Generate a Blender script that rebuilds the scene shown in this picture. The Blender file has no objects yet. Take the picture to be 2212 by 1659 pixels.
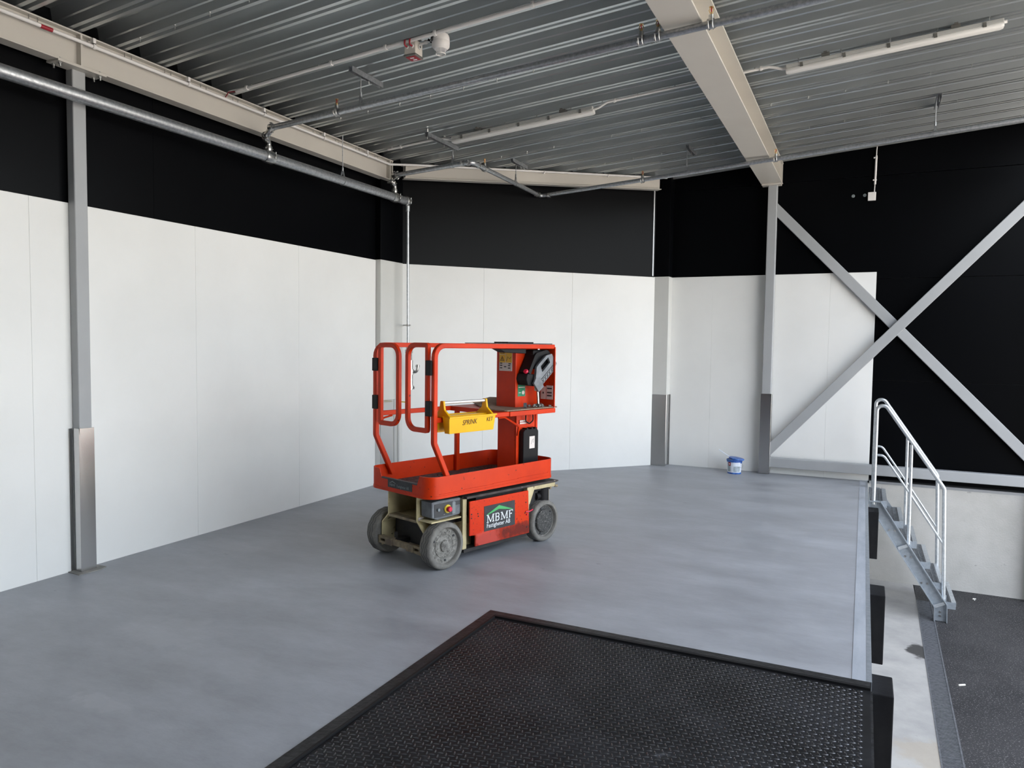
import bpy, bmesh, math, random
from mathutils import Vector as V3, Matrix

random.seed(4)
SC = bpy.context.scene
COL = SC.collection

# ------------------------------------------------------------------ camera
F_PX, W_PX = 1579.0, 2212.0
YAW, PITCH, ROLL, EYE = 0.44849, 0.05463, 0.012903, 1.62
_f = V3((-math.sin(YAW) * math.cos(PITCH), math.cos(YAW) * math.cos(PITCH), -math.sin(PITCH)))
_r = V3((math.cos(YAW), math.sin(YAW), 0.0))
_u = _r.cross(_f)
_r2 = math.cos(ROLL) * _r + math.sin(ROLL) * _u
_u2 = -math.sin(ROLL) * _r + math.cos(ROLL) * _u
cam_d = bpy.data.cameras.new('camera')
cam_d.sensor_fit = 'HORIZONTAL'
cam_d.sensor_width = 36.0
cam_d.lens = 36.0 * F_PX / W_PX
cam_d.clip_start = 0.05
cam_d.clip_end = 400
cam = bpy.data.objects.new('camera', cam_d)
COL.objects.link(cam)
cam.matrix_world = Matrix(((_r2.x, _u2.x, -_f.x, 0), (_r2.y, _u2.y, -_f.y, 0), (_r2.z, _u2.z, -_f.z, EYE), (0, 0, 0, 1)))
SC.camera = cam

# ------------------------------------------------------------------ world, sun, exposure
world = bpy.data.worlds.new('world')
SC.world = world
world.use_nodes = True
wn = world.node_tree
wn.nodes.clear()
w_out = wn.nodes.new('ShaderNodeOutputWorld')
w_bg = wn.nodes.new('ShaderNodeBackground')
w_sky = wn.nodes.new('ShaderNodeTexSky')
w_sky.sky_type = 'NISHITA'
w_sky.sun_disc = False
w_sky.sun_elevation = math.radians(64)
w_sky.sun_rotation = math.radians(248)
w_sky.air_density = 1.0
w_sky.dust_density = 4.0
w_sky.ozone_density = 1.0
w_mix = wn.nodes.new('ShaderNodeMixRGB')      # thin bright haze over the blue
w_mix.inputs[0].default_value = 0.45
w_mix.inputs[2].default_value = (4.9, 4.9, 4.75, 1)
wn.links.new(w_sky.outputs[0], w_mix.inputs[1])
wn.links.new(w_mix.outputs[0], w_bg.inputs[0])
w_bg.inputs[1].default_value = 0.20
wn.links.new(w_bg.outputs[0], w_out.inputs[0])

sun_d = bpy.data.lights.new('sun_offscreen', 'SUN')
sun_d.energy = 3.6
sun_d.angle = math.radians(1.0)
sun_d.color = (1.0, 0.93, 0.84)
sun = bpy.data.objects.new('sun_offscreen', sun_d)
COL.objects.link(sun)
_sd = V3((0.40, 0.16, -0.90))                 # light comes over the roof from behind the left wall
sun.rotation_euler = _sd.to_track_quat('-Z', 'Y').to_euler()

SC.view_settings.view_transform = 'Standard'
SC.view_settings.look = 'None'
SC.view_settings.gamma = 1.0
SC.view_settings.use_curve_mapping = False
SC.view_settings.exposure = 2.72

# ------------------------------------------------------------------ materials
def srgb(r, g, b):
    def c(x):
        x /= 255.0
        return x / 12.92 if x <= 0.04045 else ((x + 0.055) / 1.055) ** 2.4
    return (c(r), c(g), c(b), 1.0)

MATS = {}
def mat(name, col, rough=0.5, metal=0.0, col2=None, scale=4.0, detail=5.0, lo=0.35, hi=0.65, bump=0.0, bscale=None,
        spec=0.5, rough2=None, stretch=(1, 1, 1), speck=None, speck_scale=60.0, speck_t=0.62, trans=0.0, nrough=0.6):
    m = bpy.data.materials.new(name)
    m.use_nodes = True
    nt = m.node_tree
    b = nt.nodes['Principled BSDF']
    b.inputs['Base Color'].default_value = col
    b.inputs['Roughness'].default_value = rough
    b.inputs['Metallic'].default_value = metal
    b.inputs['Specular IOR Level'].default_value = spec
    if trans:
        b.inputs['Transmission Weight'].default_value = trans
    need = col2 is not None or bump or rough2 is not None or speck is not None
    if need:
        tc = nt.nodes.new('ShaderNodeTexCoord')
        mp = nt.nodes.new('ShaderNodeMapping')
        mp.inputs['Scale'].default_value = stretch
        nt.links.new(tc.outputs['Object'], mp.inputs[0])
        nz = nt.nodes.new('ShaderNodeTexNoise')
        nz.inputs['Scale'].default_value = scale
        nz.inputs['Detail'].default_value = detail
        nz.inputs['Roughness'].default_value = nrough
        nt.links.new(mp.outputs[0], nz.inputs['Vector'])
        rp = nt.nodes.new('ShaderNodeMapRange')
        rp.inputs[1].default_value = lo
        rp.inputs[2].default_value = hi
        nt.links.new(nz.outputs['Fac'], rp.inputs[0])
        last = None
        if col2 is not None:
            mx = nt.nodes.new('ShaderNodeMixRGB')
            mx.inputs[1].default_value = col
            mx.inputs[2].default_value = col2
            nt.links.new(rp.outputs[0], mx.inputs[0])
            last = mx.outputs[0]
        if speck is not None:
            n2 = nt.nodes.new('ShaderNodeTexNoise')
            n2.inputs['Scale'].default_value = speck_scale
            n2.inputs['Detail'].default_value = 3.0
            nt.links.new(mp.outputs[0], n2.inputs['Vector'])
            r2 = nt.nodes.new('ShaderNodeMapRange')
            r2.inputs[1].default_value = speck_t
            r2.inputs[2].default_value = speck_t + 0.05
            nt.links.new(n2.outputs['Fac'], r2.inputs[0])
            m2 = nt.nodes.new('ShaderNodeMixRGB')
            if last:
                nt.links.new(last, m2.inputs[1])
            else:
                m2.inputs[1].default_value = col
            m2.inputs[2].default_value = speck
            nt.links.new(r2.outputs[0], m2.inputs[0])
            last = m2.outputs[0]
        if last:
            nt.links.new(last, b.inputs['Base Color'])
        if rough2 is not None:
            rr = nt.nodes.new('ShaderNodeMapRange')
            rr.inputs[1].default_value = 0.3
            rr.inputs[2].default_value = 0.7
            rr.inputs[3].default_value = rough
            rr.inputs[4].default_value = rough2
            nt.links.new(nz.outputs['Fac'], rr.inputs[0])
            nt.links.new(rr.outputs[0], b.inputs['Roughness'])
        if bump:
            src = nz
            if bscale:
                src = nt.nodes.new('ShaderNodeTexNoise')
                src.inputs['Scale'].default_value = bscale
                src.inputs['Detail'].default_value = 4.0
                nt.links.new(mp.outputs[0], src.inputs['Vector'])
            bp = nt.nodes.new('ShaderNodeBump')
            bp.inputs['Strength'].default_value = bump
            bp.inputs['Distance'].default_value = 0.01
            nt.links.new(src.outputs['Fac'], bp.inputs['Height'])
            nt.links.new(bp.outputs[0], b.inputs['Normal'])
    MATS[name] = m
    return m

def add_blobs(m, blobs):
    """stains with a shape of their own: (centre, radius, stretch, colour, strength)"""
    nt = m.node_tree
    b = nt.nodes['Principled BSDF']
    for (c, r, st, col, strength) in blobs:
        tc = nt.nodes.new('ShaderNodeTexCoord')
        nz = nt.nodes.new('ShaderNodeTexNoise')
        nz.inputs['Scale'].default_value = 6.0 / r * 0.25
        nz.inputs['Detail'].default_value = 4
        nt.links.new(tc.outputs['Object'], nz.inputs['Vector'])
        sub = nt.nodes.new('ShaderNodeVectorMath'); sub.operation = 'SUBTRACT'
        sub.inputs[1].default_value = c
        nt.links.new(tc.outputs['Object'], sub.inputs[0])
        ml = nt.nodes.new('ShaderNodeVectorMath'); ml.operation = 'MULTIPLY'
        ml.inputs[1].default_value = st
        nt.links.new(sub.outputs[0], ml.inputs[0])
        ln = nt.nodes.new('ShaderNodeVectorMath'); ln.operation = 'LENGTH'
        nt.links.new(ml.outputs[0], ln.inputs[0])
        ad = nt.nodes.new('ShaderNodeMath'); ad.operation = 'MULTIPLY_ADD'
        ad.inputs[1].default_value = r * 1.6
        nt.links.new(nz.outputs['Fac'], ad.inputs[0])
        nt.links.new(ln.outputs['Value'], ad.inputs[2])
        mr = nt.nodes.new('ShaderNodeMapRange')
        mr.inputs[1].default_value = r * 1.9
        mr.inputs[2].default_value = r * 1.55
        mr.inputs[3].default_value = 0.0
        mr.inputs[4].default_value = strength
        nt.links.new(ad.outputs[0], mr.inputs[0])
        mx = nt.nodes.new('ShaderNodeMixRGB')
        src = b.inputs['Base Color'].links[0].from_socket if b.inputs['Base Color'].links else None
        if src:
            nt.links.new(src, mx.inputs[1])
        else:
            mx.inputs[1].default_value = b.inputs['Base Color'].default_value
        mx.inputs[2].default_value = col
        nt.links.new(mr.outputs[0], mx.inputs[0])
        nt.links.new(mx.outputs[0], b.inputs['Base Color'])

mat('white_board', (0.80, 0.80, 0.775, 1), 0.62, col2=(0.75, 0.75, 0.725, 1), scale=0.9, bump=0.06, bscale=22, spec=0.3)
mat('white_concrete', (0.52, 0.505, 0.475, 1), 0.8, col2=(0.45, 0.44, 0.41, 1), scale=3.0, bump=0.15, bscale=60, spec=0.2,
    speck=(0.35, 0.34, 0.32, 1), speck_scale=14, speck_t=0.70)
mat('black_cladding', (0.0018, 0.0020, 0.0026, 1), 0.32, col2=(0.0015, 0.0017, 0.0022, 1), scale=1.0, spec=0.075)
mat('dark_backing', (0.03, 0.03, 0.032, 1), 0.8, spec=0.2)
mat('casing_paint', (0.62, 0.62, 0.59, 1), 0.5, col2=(0.58, 0.58, 0.55, 1), scale=1.5, spec=0.4)
mat('flashing', (0.40, 0.41, 0.42, 1), 0.4, 0.6)
mat('stainless', (0.58, 0.575, 0.57, 1), 0.24, 1.0)
mat('floor_concrete', (0.235, 0.245, 0.262, 1), 0.36, col2=(0.40, 0.415, 0.442, 1), scale=2.0, detail=10, lo=0.30, hi=0.70,
    rough2=0.60, bump=0.05, bscale=70, stretch=(0.6, 1.2, 1), spec=0.5, speck=(0.19, 0.195, 0.205, 1), speck_scale=11, speck_t=0.735, nrough=0.72)
add_blobs(MATS['floor_concrete'], [((random.uniform(-4.5, 0), random.uniform(2, 9.5), 0), random.uniform(.10, .28), (random.uniform(.5, 1), random.uniform(.8, 2.2), 1),
                                    random.choice([(.47, .48, .50, 1), (.50, .51, .53, 1), (.235, .24, .25, 1)]), random.uniform(.10, .22)) for _ in range(18)])
mat('floor_edge', (0.31, 0.34, 0.38, 1), 0.5, col2=(0.42, 0.45, 0.49, 1), scale=7, detail=8, bump=0.1, bscale=40, stretch=(1, 0.25, 1))
mat('dock_concrete', (0.5, 0.49, 0.47, 1), 0.85, col2=(0.42, 0.41, 0.39, 1), scale=4, bump=0.1, bscale=60)
m_ap = mat('apron_concrete', (0.40, 0.39, 0.37, 1), 0.85, col2=(0.31, 0.305, 0.295, 1), scale=3.5, detail=8, bump=0.12, bscale=90,
           speck=(0.33, 0.32, 0.31, 1), speck_scale=26, speck_t=0.70)
add_blobs(m_ap, [((0.565, 7.70, -1.2), 0.13, (1.2, 0.75, 1), (0.05, 0.048, 0.045, 1), 1.0),
                 ((0.47, 5.75, -1.2), 0.19, (1.0, 0.9, 1), (0.36, 0.31, 0.24, 1), 0.6)])
mat('asphalt', (0.010, 0.010, 0.012, 1), 0.62, col2=(0.034, 0.033, 0.035, 1), scale=1.4, detail=9, bump=0.55, bscale=130,
    speck=(0.20, 0.195, 0.19, 1), speck_scale=90, speck_t=0.60, spec=0.5)
mat('far_ground', (0.42, 0.395, 0.36, 1), 0.9, col2=(0.36, 0.34, 0.31, 1), scale=0.3)  # tone kept pale so the unseen ground outside bounces sunlight
mat('beam_paint', (0.53, 0.505, 0.455, 1), 0.42, col2=(0.49, 0.465, 0.42, 1), scale=1.2, spec=0.45)
mat('grey_paint', (0.37, 0.38, 0.385, 1), 0.42, col2=(0.34, 0.35, 0.355, 1), scale=1.6, spec=0.45)
mat('deck_steel', (0.56, 0.585, 0.59, 1), 0.33, 0.86, col2=(0.51, 0.535, 0.54, 1), scale=1.2)
mat('galvanized', (0.50, 0.515, 0.53, 1), 0.33, 0.9, col2=(0.36, 0.375, 0.39, 1), scale=45, detail=2, rough2=0.45)
mat('galvanized_light', (0.66, 0.69, 0.71, 1), 0.36, 0.75, col2=(0.54, 0.57, 0.59, 1), scale=40, detail=2, rough2=0.46)
mat('galvanized_sheet', (0.46, 0.50, 0.54, 1), 0.42, 0.7, col2=(0.38, 0.42, 0.46, 1), scale=25, detail=3, rough2=0.5)
mat('fitting_steel', (0.55, 0.55, 0.54, 1), 0.28, 1.0, col2=(0.40, 0.40, 0.39, 1), scale=30)
mat('brass', (0.62, 0.42, 0.20, 1), 0.3, 1.0)
mat('red_glass', (0.45, 0.02, 0.02, 1), 0.2)
mat('white_plastic', (0.72, 0.70, 0.68, 1), 0.45)
mat('fixture_body', (0.42, 0.42, 0.40, 1), 0.5)
mat('diffuser', (0.86, 0.85, 0.81, 1), 0.3, trans=0.25)
mat('clip_steel', (0.25, 0.24, 0.22, 1), 0.4, 0.7)
mat('red_plastic', srgb(150, 22, 40), 0.4)
mat('box_beige', (0.62, 0.58, 0.52, 1), 0.5)
mat('black_plastic', (0.010, 0.010, 0.011, 1), 0.55, spec=0.2)
mat('rubber_bumper', (0.006, 0.006, 0.007, 1), 0.65, col2=(0.011, 0.011, 0.012, 1), scale=9, bump=0.1, bscale=60, spec=0.15)
mat('lugged_steel', (0.011, 0.0115, 0.013, 1), 0.42, 0.3, col2=(0.035, 0.036, 0.040, 1), scale=2.6, detail=9, lo=0.42, hi=0.75,
    rough2=0.58, spec=0.3, speck=(0.09, 0.095, 0.105, 1), speck_scale=5.0, speck_t=0.70)
mat('lug_steel', (0.10, 0.105, 0.112, 1), 0.26, 0.7, col2=(0.17, 0.175, 0.185, 1), scale=6)
mat('frame_steel', (0.030, 0.031, 0.033, 1), 0.5, 0.3, col2=(0.010, 0.010, 0.011, 1), scale=18, detail=8, bump=0.4, bscale=45)
OR, OR2 = srgb(206, 54, 8), srgb(188, 46, 8)
mat('orange', OR, 0.40, col2=OR2, scale=3, speck=srgb(70, 34, 26), speck_scale=34, speck_t=0.69, bump=0.03, bscale=30, spec=0.22)
m_dor = mat('orange_door', OR, 0.42, col2=srgb(198, 44, 18), scale=4, speck=srgb(95, 40, 30), speck_scale=55, speck_t=0.64, spec=0.22)
add_blobs(m_dor, [((0.366, 0.06, 0.115), 0.10, (1, 0.16, 1), srgb(80, 36, 30), 0.55),
                  ((0.366, 0.25, 0.165), 0.07, (1, 0.3, 1.4), srgb(60, 30, 28), 0.6),
                  ((0.366, -0.12, 0.15), 0.07, (1, 0.5, 1), srgb(205, 90, 80), 0.5)])
mat('cream', srgb(205, 192, 150), 0.5, col2=srgb(168, 155, 118), scale=5, speck=srgb(96, 82, 62), speck_scale=16, speck_t=0.66)
mat('cream_dirty', srgb(150, 136, 108), 0.6, col2=srgb(96, 84, 70), scale=12)
mat('dark_plate', srgb(72, 64, 60), 0.7, col2=srgb(46, 40, 38), scale=14, speck=srgb(140, 132, 124), speck_scale=40, speck_t=0.66)
mat('floor_grit', srgb(92, 76, 72), 0.85, col2=srgb(58, 46, 44), scale=20, speck=srgb(150, 140, 130), speck_scale=60, speck_t=0.64)
mat('tyre', srgb(128, 126, 120), 0.8, col2=srgb(104, 102, 97), scale=16, bump=0.25, bscale=40)
mat('hub_grey', srgb(142, 140, 133), 0.75, col2=srgb(92, 90, 85), scale=30, speck=srgb(64, 62, 58), speck_scale=90, speck_t=0.6, bump=0.25, bscale=80)
mat('hub_dark', srgb(74, 74, 72), 0.7, col2=srgb(48, 48, 47), scale=40, speck=srgb(150, 148, 142), speck_scale=110, speck_t=0.63, bump=0.3, bscale=80)
mat('dark_machinery', (0.022, 0.022, 0.023, 1), 0.6, col2=(0.034, 0.032, 0.030, 1), scale=14, spec=0.3)
mat('control_grey', srgb(108, 112, 116), 0.55, col2=srgb(84, 88, 92), scale=14)
mat('control_dark', srgb(52, 54, 57), 0.5)
mat('console_grey', srgb(128, 132, 136), 0.5, col2=srgb(100, 104, 108), scale=12)
mat('stop_red', srgb(205, 30, 62), 0.35)
mat('stop_yellow', srgb(216, 190, 60), 0.5)
mat('sign_dark', srgb(40, 42, 46), 0.6, col2=srgb(52, 54, 57), scale=20)
mat('sign_green', srgb(70, 168, 96), 0.55)
mat('sign_white', srgb(232, 236, 238), 0.55)
mat('sign_grey', srgb(120, 128, 130), 0.6)
mat('label_white', srgb(214, 206, 200), 0.6)
mat('label_yellow', srgb(226, 180, 36), 0.5)
mat('label_green', srgb(30, 128, 92), 0.5)
mat('ink', (0.02, 0.02, 0.02, 1), 0.6)
mat('plywood', srgb(150, 128, 108), 0.75, col2=srgb(118, 98, 82), scale=9, stretch=(1, 6, 1))
mat('yellow', srgb(238, 180, 2), 0.38, col2=srgb(228, 170, 2), scale=5, spec=0.3)
mat('bare_tube', (0.74, 0.73, 0.72, 1), 0.35, 0.5)
mat('marker', srgb(70, 50, 14), 0.6)
mat('bucket_white', srgb(222, 228, 236), 0.4, col2=srgb(206, 212, 222), scale=9)
mat('bucket_blue', srgb(34, 70, 150), 0.35, col2=srgb(70, 120, 190), scale=22)
mat('bucket_label', srgb(180, 188, 205), 0.45, col2=srgb(150, 165, 165), scale=25)
mat('bucket_red', srgb(150, 36, 40), 0.4)
mat('drain_iron', srgb(118, 120, 124), 0.5, 0.3, col2=srgb(92, 94, 98), scale=30)
mat('scrap', srgb(225, 222, 214), 0.6)
mat('grout', srgb(150, 148, 142), 0.9, col2=srgb(122, 121, 117), scale=8)

# ------------------------------------------------------------------ mesh building
class MB:
    def __init__(self):
        self.v, self.f, self.c = [], [], []
    def cut(self):
        """what follows is a piece of its own: built as a separate object"""
        if self.f: self.c.append((len(self.v), len(self.f)))
        return self
    def add(self, vs, fs):
        o = len(self.v)
        self.v += [tuple(p) for p in vs]
        self.f += [tuple(i + o for i in q) for q in fs]
        return self
    def box(self, x0, x1, y0, y1, z0, z1):
        vs = [(x, y, z) for z in (z0, z1) for y in (y0, y1) for x in (x0, x1)]
        return self.add(vs, [(0, 2, 3, 1), (4, 5, 7, 6), (0, 1, 5, 4), (2, 6, 7, 3), (0, 4, 6, 2), (1, 3, 7, 5)])
    def obox(self, c, s, m=None):
        m = m or Matrix.Identity(3)
        c = V3(c)
        vs = [c + m @ V3((x * s[0] / 2, y * s[1] / 2, z * s[2] / 2)) for z in (-1, 1) for y in (-1, 1) for x in (-1, 1)]
        return self.add(vs, [(0, 2, 3, 1), (4, 5, 7, 6), (0, 1, 5, 4), (2, 6, 7, 3), (0, 4, 6, 2), (1, 3, 7, 5)])
    def sweep(self, pts, sec, side=None, closed=False, caps=True):
        """section (list of 2D, a along 'side', b along side x tangent) swept along pts"""
        pts = [V3(p) for p in pts]
        n, k = len(pts), len(sec)
        tan = []
        for i in range(n):
            a = pts[i - 1] if (i > 0 or closed) else pts[i]
            b = pts[(i + 1) % n] if (i < n - 1 or closed) else pts[i]
            d1 = (pts[i] - a).normalized() if (pts[i] - a).length > 1e-9 else None
            d2 = (b - pts[i]).normalized() if (b - pts[i]).length > 1e-9 else None
            if d1 is None: t = d2; sc = 1
            elif d2 is None: t = d1; sc = 1
            else:
                t = (d1 + d2).normalized()
                sc = 1 / max(0.35, t.dot(d2))
            tan.append((t, sc))
        vs = []
        if side is None:
            t0 = tan[0][0]
            s = V3((0, 0, 1)).cross(t0)
            if s.length < 1e-3:
                s = V3((1, 0, 0))
            s.normalize()
            for i in range(n):
                t, sc = tan[i]
                s = (s - t * s.dot(t)).normalized()
                b = s.cross(t)
                vs += [pts[i] + s * a + b * c for a, c in sec]
        else:
            s = V3(side).normalized()
            for i in range(n):
                t, sc = tan[i]
                b = s.cross(t).normalized()
                vs += [pts[i] + s * a + b * c * sc for a, c in sec]
        fs = []
        for i in range(n if closed else n - 1):
            j = (i + 1) % n
            for q in range(k):
                r = (q + 1) % k
                fs.append((i * k + q, i * k + r, j * k + r, j * k + q))
        if caps and not closed:
            fs.append(tuple(range(k)))
            fs.append(tuple((n - 1) * k + q for q in reversed(range(k))))
        return self.add(vs, fs)
    def tube(self, pts, r, n=12, closed=False):
        return self.sweep(pts, [(r * math.cos(2 * math.pi * i / n), r * math.sin(2 * math.pi * i / n)) for i in range(n)], None, closed)
    def cyl(self, p0, p1, r, n=16, r2=None):
        p0, p1 = V3(p0), V3(p1)
        r2 = r if r2 is None else r2
        t = (p1 - p0).normalized()
        s = t.cross(V3((0, 0, 1)))
        if s.length < 1e-3: s = V3((1, 0, 0))
        s.normalize(); b = t.cross(s)
        vs = []
        for p, rr in ((p0, r), (p1, r2)):
            vs += [p + (s * math.cos(2 * math.pi * i / n) + b * math.sin(2 * math.pi * i / n)) * rr for i in range(n)]
        fs = [(i, (i + 1) % n, n + (i + 1) % n, n + i) for i in range(n)]
        fs += [tuple(range(n)), tuple(range(2 * n - 1, n - 1, -1))]
        return self.add(vs, fs)
    def rect(self, pts, w, h, side, closed=False):
        """rectangular tube: w across 'side', h in the plane of the path"""
        a, b = w / 2, h / 2
        c = min(a, b) * 0.22
        sec = [(-a + c, -b), (a - c, -b), (a, -b + c), (a, b - c), (a - c, b), (-a + c, b), (-a, b - c), (-a, -b + c)]
        return self.sweep(pts, sec, side, closed)
    def lathe(self, prof, origin, axis, n=32, arc=None):
        """profile of (radius, height along axis)"""
        o, t = V3(origin), V3(axis).normalized()
        s = t.cross(V3((0, 0, 1)))
        if s.length < 1e-3: s = V3((1, 0, 0))
        s.normalize(); b = t.cross(s)
        vs, fs = [], []
        k = len(prof)
        for i in range(n):
            a = 2 * math.pi * i / n
            d = s * math.cos(a) + b * math.sin(a)
            vs += [o + d * max(r, 0.0) + t * h for r, h in prof]
        for i in range(n):
            j = (i + 1) % n
            for q in range(k - 1):
                fs.append((i * k + q, j * k + q, j * k + q + 1, i * k + q + 1))
        return self.add(vs, fs)
    def prism(self, poly, o, ex, ey, ez, t):
        """2D polygon (in ex, ey) extruded t along ez"""
        o, ex, ey, ez = V3(o), V3(ex), V3(ey), V3(ez)
        k = len(poly)
        vs = [o + ex * a + ey * b for a, b in poly] + [o + ex * a + ey * b + ez * t for a, b in poly]
        fs = [tuple(range(k)), tuple(range(2 * k - 1, k - 1, -1))]
        fs += [(i, (i + 1) % k, k + (i + 1) % k, k + i) for i in range(k)]
        return self.add(vs, fs)
    def build(self, name, material, parent=None, bevel=0.0, smooth=35, seg=2):
        if self.c:
            cs = [(0, 0)] + [c for c in self.c if c[1] < len(self.f)] + [(len(self.v), len(self.f))]
            first = None
            for (v0, f0), (v1, f1) in zip(cs[:-1], cs[1:]):
                p = MB(); p.v = self.v[v0:v1]; p.f = [tuple(i - v0 for i in q) for q in self.f[f0:f1]]
                ob = p.build(name, material, parent, bevel, smooth, seg)
                first = first or ob
            return first
        me = bpy.data.meshes.new(name)
        me.from_pydata(self.v, [], self.f)
        bm = bmesh.new(); bm.from_mesh(me)
        bmesh.ops.remove_doubles(bm, verts=bm.verts, dist=1e-5)
        bmesh.ops.recalc_face_normals(bm, faces=bm.faces)
        bm.to_mesh(me); bm.free()
        if smooth:
            me.shade_smooth()
            me.set_sharp_from_angle(angle=math.radians(smooth))
        me.materials.append(MATS[material])
        ob = bpy.data.objects.new(name, me)
        COL.objects.link(ob)
        if parent is not None:
            ob.parent = parent
        if bevel:
            md = ob.modifiers.new('bevel', 'BEVEL')
            md.width = bevel; md.segments = seg; md.limit_method = 'ANGLE'; md.angle_limit = math.radians(40)
        return ob

def fillet(pts, r, n=6, closed=False):
    pts = [V3(p) for p in pts]
    out = []
    N = len(pts)
    for i, p in enumerate(pts):
        if not closed and i in (0, N - 1):
            out.append(p); continue
        rr = r[i] if isinstance(r, (list, tuple)) else r
        a, b = (pts[i - 1] - p).normalized(), (pts[(i + 1) % N] - p).normalized()
        ang = a.angle(b)
        if rr <= 0 or ang > 3.1:
            out.append(p); continue
        d = rr / math.tan(ang / 2)
        c = p + (a + b).normalized() * (rr / math.sin(ang / 2))
        s, e = p + a * d - c, p + b * d - c
        tot = s.angle(e)
        for k in range(n + 1):
            q = k / n
            out.append(c + (s * math.sin((1 - q) * tot) + e * math.sin(q * tot)) / math.sin(tot))
    return out

def rrect(w, h, r, n=5):
    """rounded rectangle polygon centred on 0"""
    P = []
    for cx, cy, a0 in ((w/2-r, h/2-r, 0), (-w/2+r, h/2-r, 90), (-w/2+r, -h/2+r, 180), (w/2-r, -h/2+r, 270)):
        for k in range(n + 1):
            a = math.radians(a0 + 90 * k / n)
            P.append((cx + r * math.cos(a), cy + r * math.sin(a)))
    return P

def thing(name, label, cat, loc=(0, 0, 0), rz=0.0, group=None, kind=None):
    o = bpy.data.objects.new(name, None)
    o.empty_display_size = 0.1
    COL.objects.link(o)
    o.location = loc
    o.rotation_euler = (0, 0, rz)
    tag(o, label, cat, group, kind)
    return o
def tag(o, label=None, cat=None, group=None, kind=None):
    if label: o['label'] = label
    if cat: o['category'] = cat
    if group: o['group'] = group
    if kind: o['kind'] = kind
    return o
def struct(o, label, cat):
    return tag(o, label, cat, None, 'structure')

def text_mesh(s, size, name, material, parent, o, ex, ey, depth=0.0008, sx=1.0, shear=0.0, bold=0.0):
    cu = bpy.data.curves.new(name, 'FONT')
    cu.body = s; cu.size = size; cu.extrude = depth; cu.align_x = 'LEFT'; cu.shear = shear; cu.offset = bold
    cu.resolution_u = 3
    t = bpy.data.objects.new(name + '_tmp', cu)
    COL.objects.link(t)
    dg = bpy.context.evaluated_depsgraph_get()
    me = bpy.data.meshes.new_from_object(t.evaluated_get(dg))
    bpy.data.objects.remove(t)
    o, ex, ey = V3(o), V3(ex).normalized(), V3(ey).normalized()
    ez = ex.cross(ey)
    for v in me.vertices:
        v.co = o + ex * v.co.x * sx + ey * v.co.y + ez * v.co.z
    me.materials.clear(); me.materials.append(MATS[material])
    me.name = name
    ob = bpy.data.objects.new(name, me)
    COL.objects.link(ob)
    ob.parent = parent
    return ob

# ------------------------------------------------------------------ levels of the place
ZG = -1.2                       # yard level
XD = 0.085                      # dock edge
def roof_z(x): return 3.945 + 0.075 * (x + 1.0)
def xl(y): return -4.906 - 0.0144 * (y - 2.715)      # face of the left wall
YF = 9.90                       # face of the far wall
CH0, CH1 = V3((-4.97, 7.12, 0)), V3((-2.58, 9.71, 0))
CHD = (CH1 - CH0).normalized()
CHN = V3((CHD.y, -CHD.x, 0))    # from the corner wall into the room
YB = -1.6                       # rear end of the bay, set close to darken the near floor
XR = 2.05                        # open edge of the roof

# ------------------------------------------------------------------ floor, yard
b = MB()
lx0, lx1, ly0, ly1 = -1.995, XD - 0.004, 1.83, 3.885       # leveller pit
for (x0, x1, y0, y1) in ((-5.3, lx0, YB, 10.2), (lx0, XD, ly1, 10.2), (lx0, XD, YB, ly0)):
    b.box(x0, x1, y0, y1, -0.25, 0.0)
floor = struct(b.build('floor', 'floor_concrete', smooth=0), 'smooth grey concrete dock floor with cloudy trowel marks', 'floor')
MB().box(XD - 0.085, XD, ly1, 10.1, -0.2, 0.0025).build('edge_strip', 'floor_edge', floor, smooth=0)
MB().box(XD - 0.02, XD + 0.004, ly1, 10.1, -0.25, 0.0035).build('edge_angle', 'galvanized_sheet', floor, smooth=0)
b = MB(); b.box(-5.3, XD - 0.01, YB, 10.2, ZG - 0.1, -0.25)
struct(b.build('wall_dock', 'dock_concrete', smooth=0), 'concrete face of the raised dock below the floor edge', 'wall')

def drain_x(y): return 0.564 + (y - 5.58) * 0.0154
b = MB()
ya, yb = -8.0, 10.1
b.add([(XD - 0.02, ya, ZG), (drain_x(ya), ya, ZG), (drain_x(yb), yb, ZG), (XD - 0.02, yb, ZG),
       (XD - 0.02, ya, ZG - 0.2), (drain_x(ya), ya, ZG - 0.2), (drain_x(yb), yb, ZG - 0.2), (XD - 0.02, yb, ZG - 0.2)],
      [(0, 1, 2, 3), (7, 6, 5, 4), (0, 4, 5, 1), (1, 5, 6, 2), (2, 6, 7, 3), (3, 7, 4, 0)])
struct(b.build('floor_apron', 'apron_concrete', smooth=0), 'pale concrete apron strip along the foot of the dock', 'ground')
b = MB()
dw = 0.148
yd = 9.28
b.add([(drain_x(ya) + dw, ya, ZG), (14, ya, ZG), (14, 10.1, ZG), (drain_x(yd), 10.1, ZG), (drain_x(yd), yd, ZG), (drain_x(yd) + dw, yd, ZG)],
      [(0, 1, 2, 3, 4, 5)])
b.add([(drain_x(ya) - .1, ya, ZG - .12), (drain_x(yd) - .1, yd + .1, ZG - .12), (drain_x(yd) + dw + .1, yd + .1, ZG - .12), (drain_x(ya) + dw + .1, ya, ZG - .12)], [(0, 1, 2, 3)])
struct(b.build('ground_yard', 'asphalt', smooth=0), 'dark rough asphalt yard below the dock', 'ground')
b = MB()
b.add([(3.8, -60, ZG + .004), (90, -60, ZG + .004), (90, 70, ZG + .004), (3.8, 70, ZG + .004)], [(0, 1, 2, 3)])  # laid over the asphalt out of view, to throw light onto the ceiling
b.add([(-40, -60, ZG - .02), (14, -60, ZG - .02), (14, ya, ZG - .02), (-40, ya, ZG - .02)], [(0, 1, 2, 3)])
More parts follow.
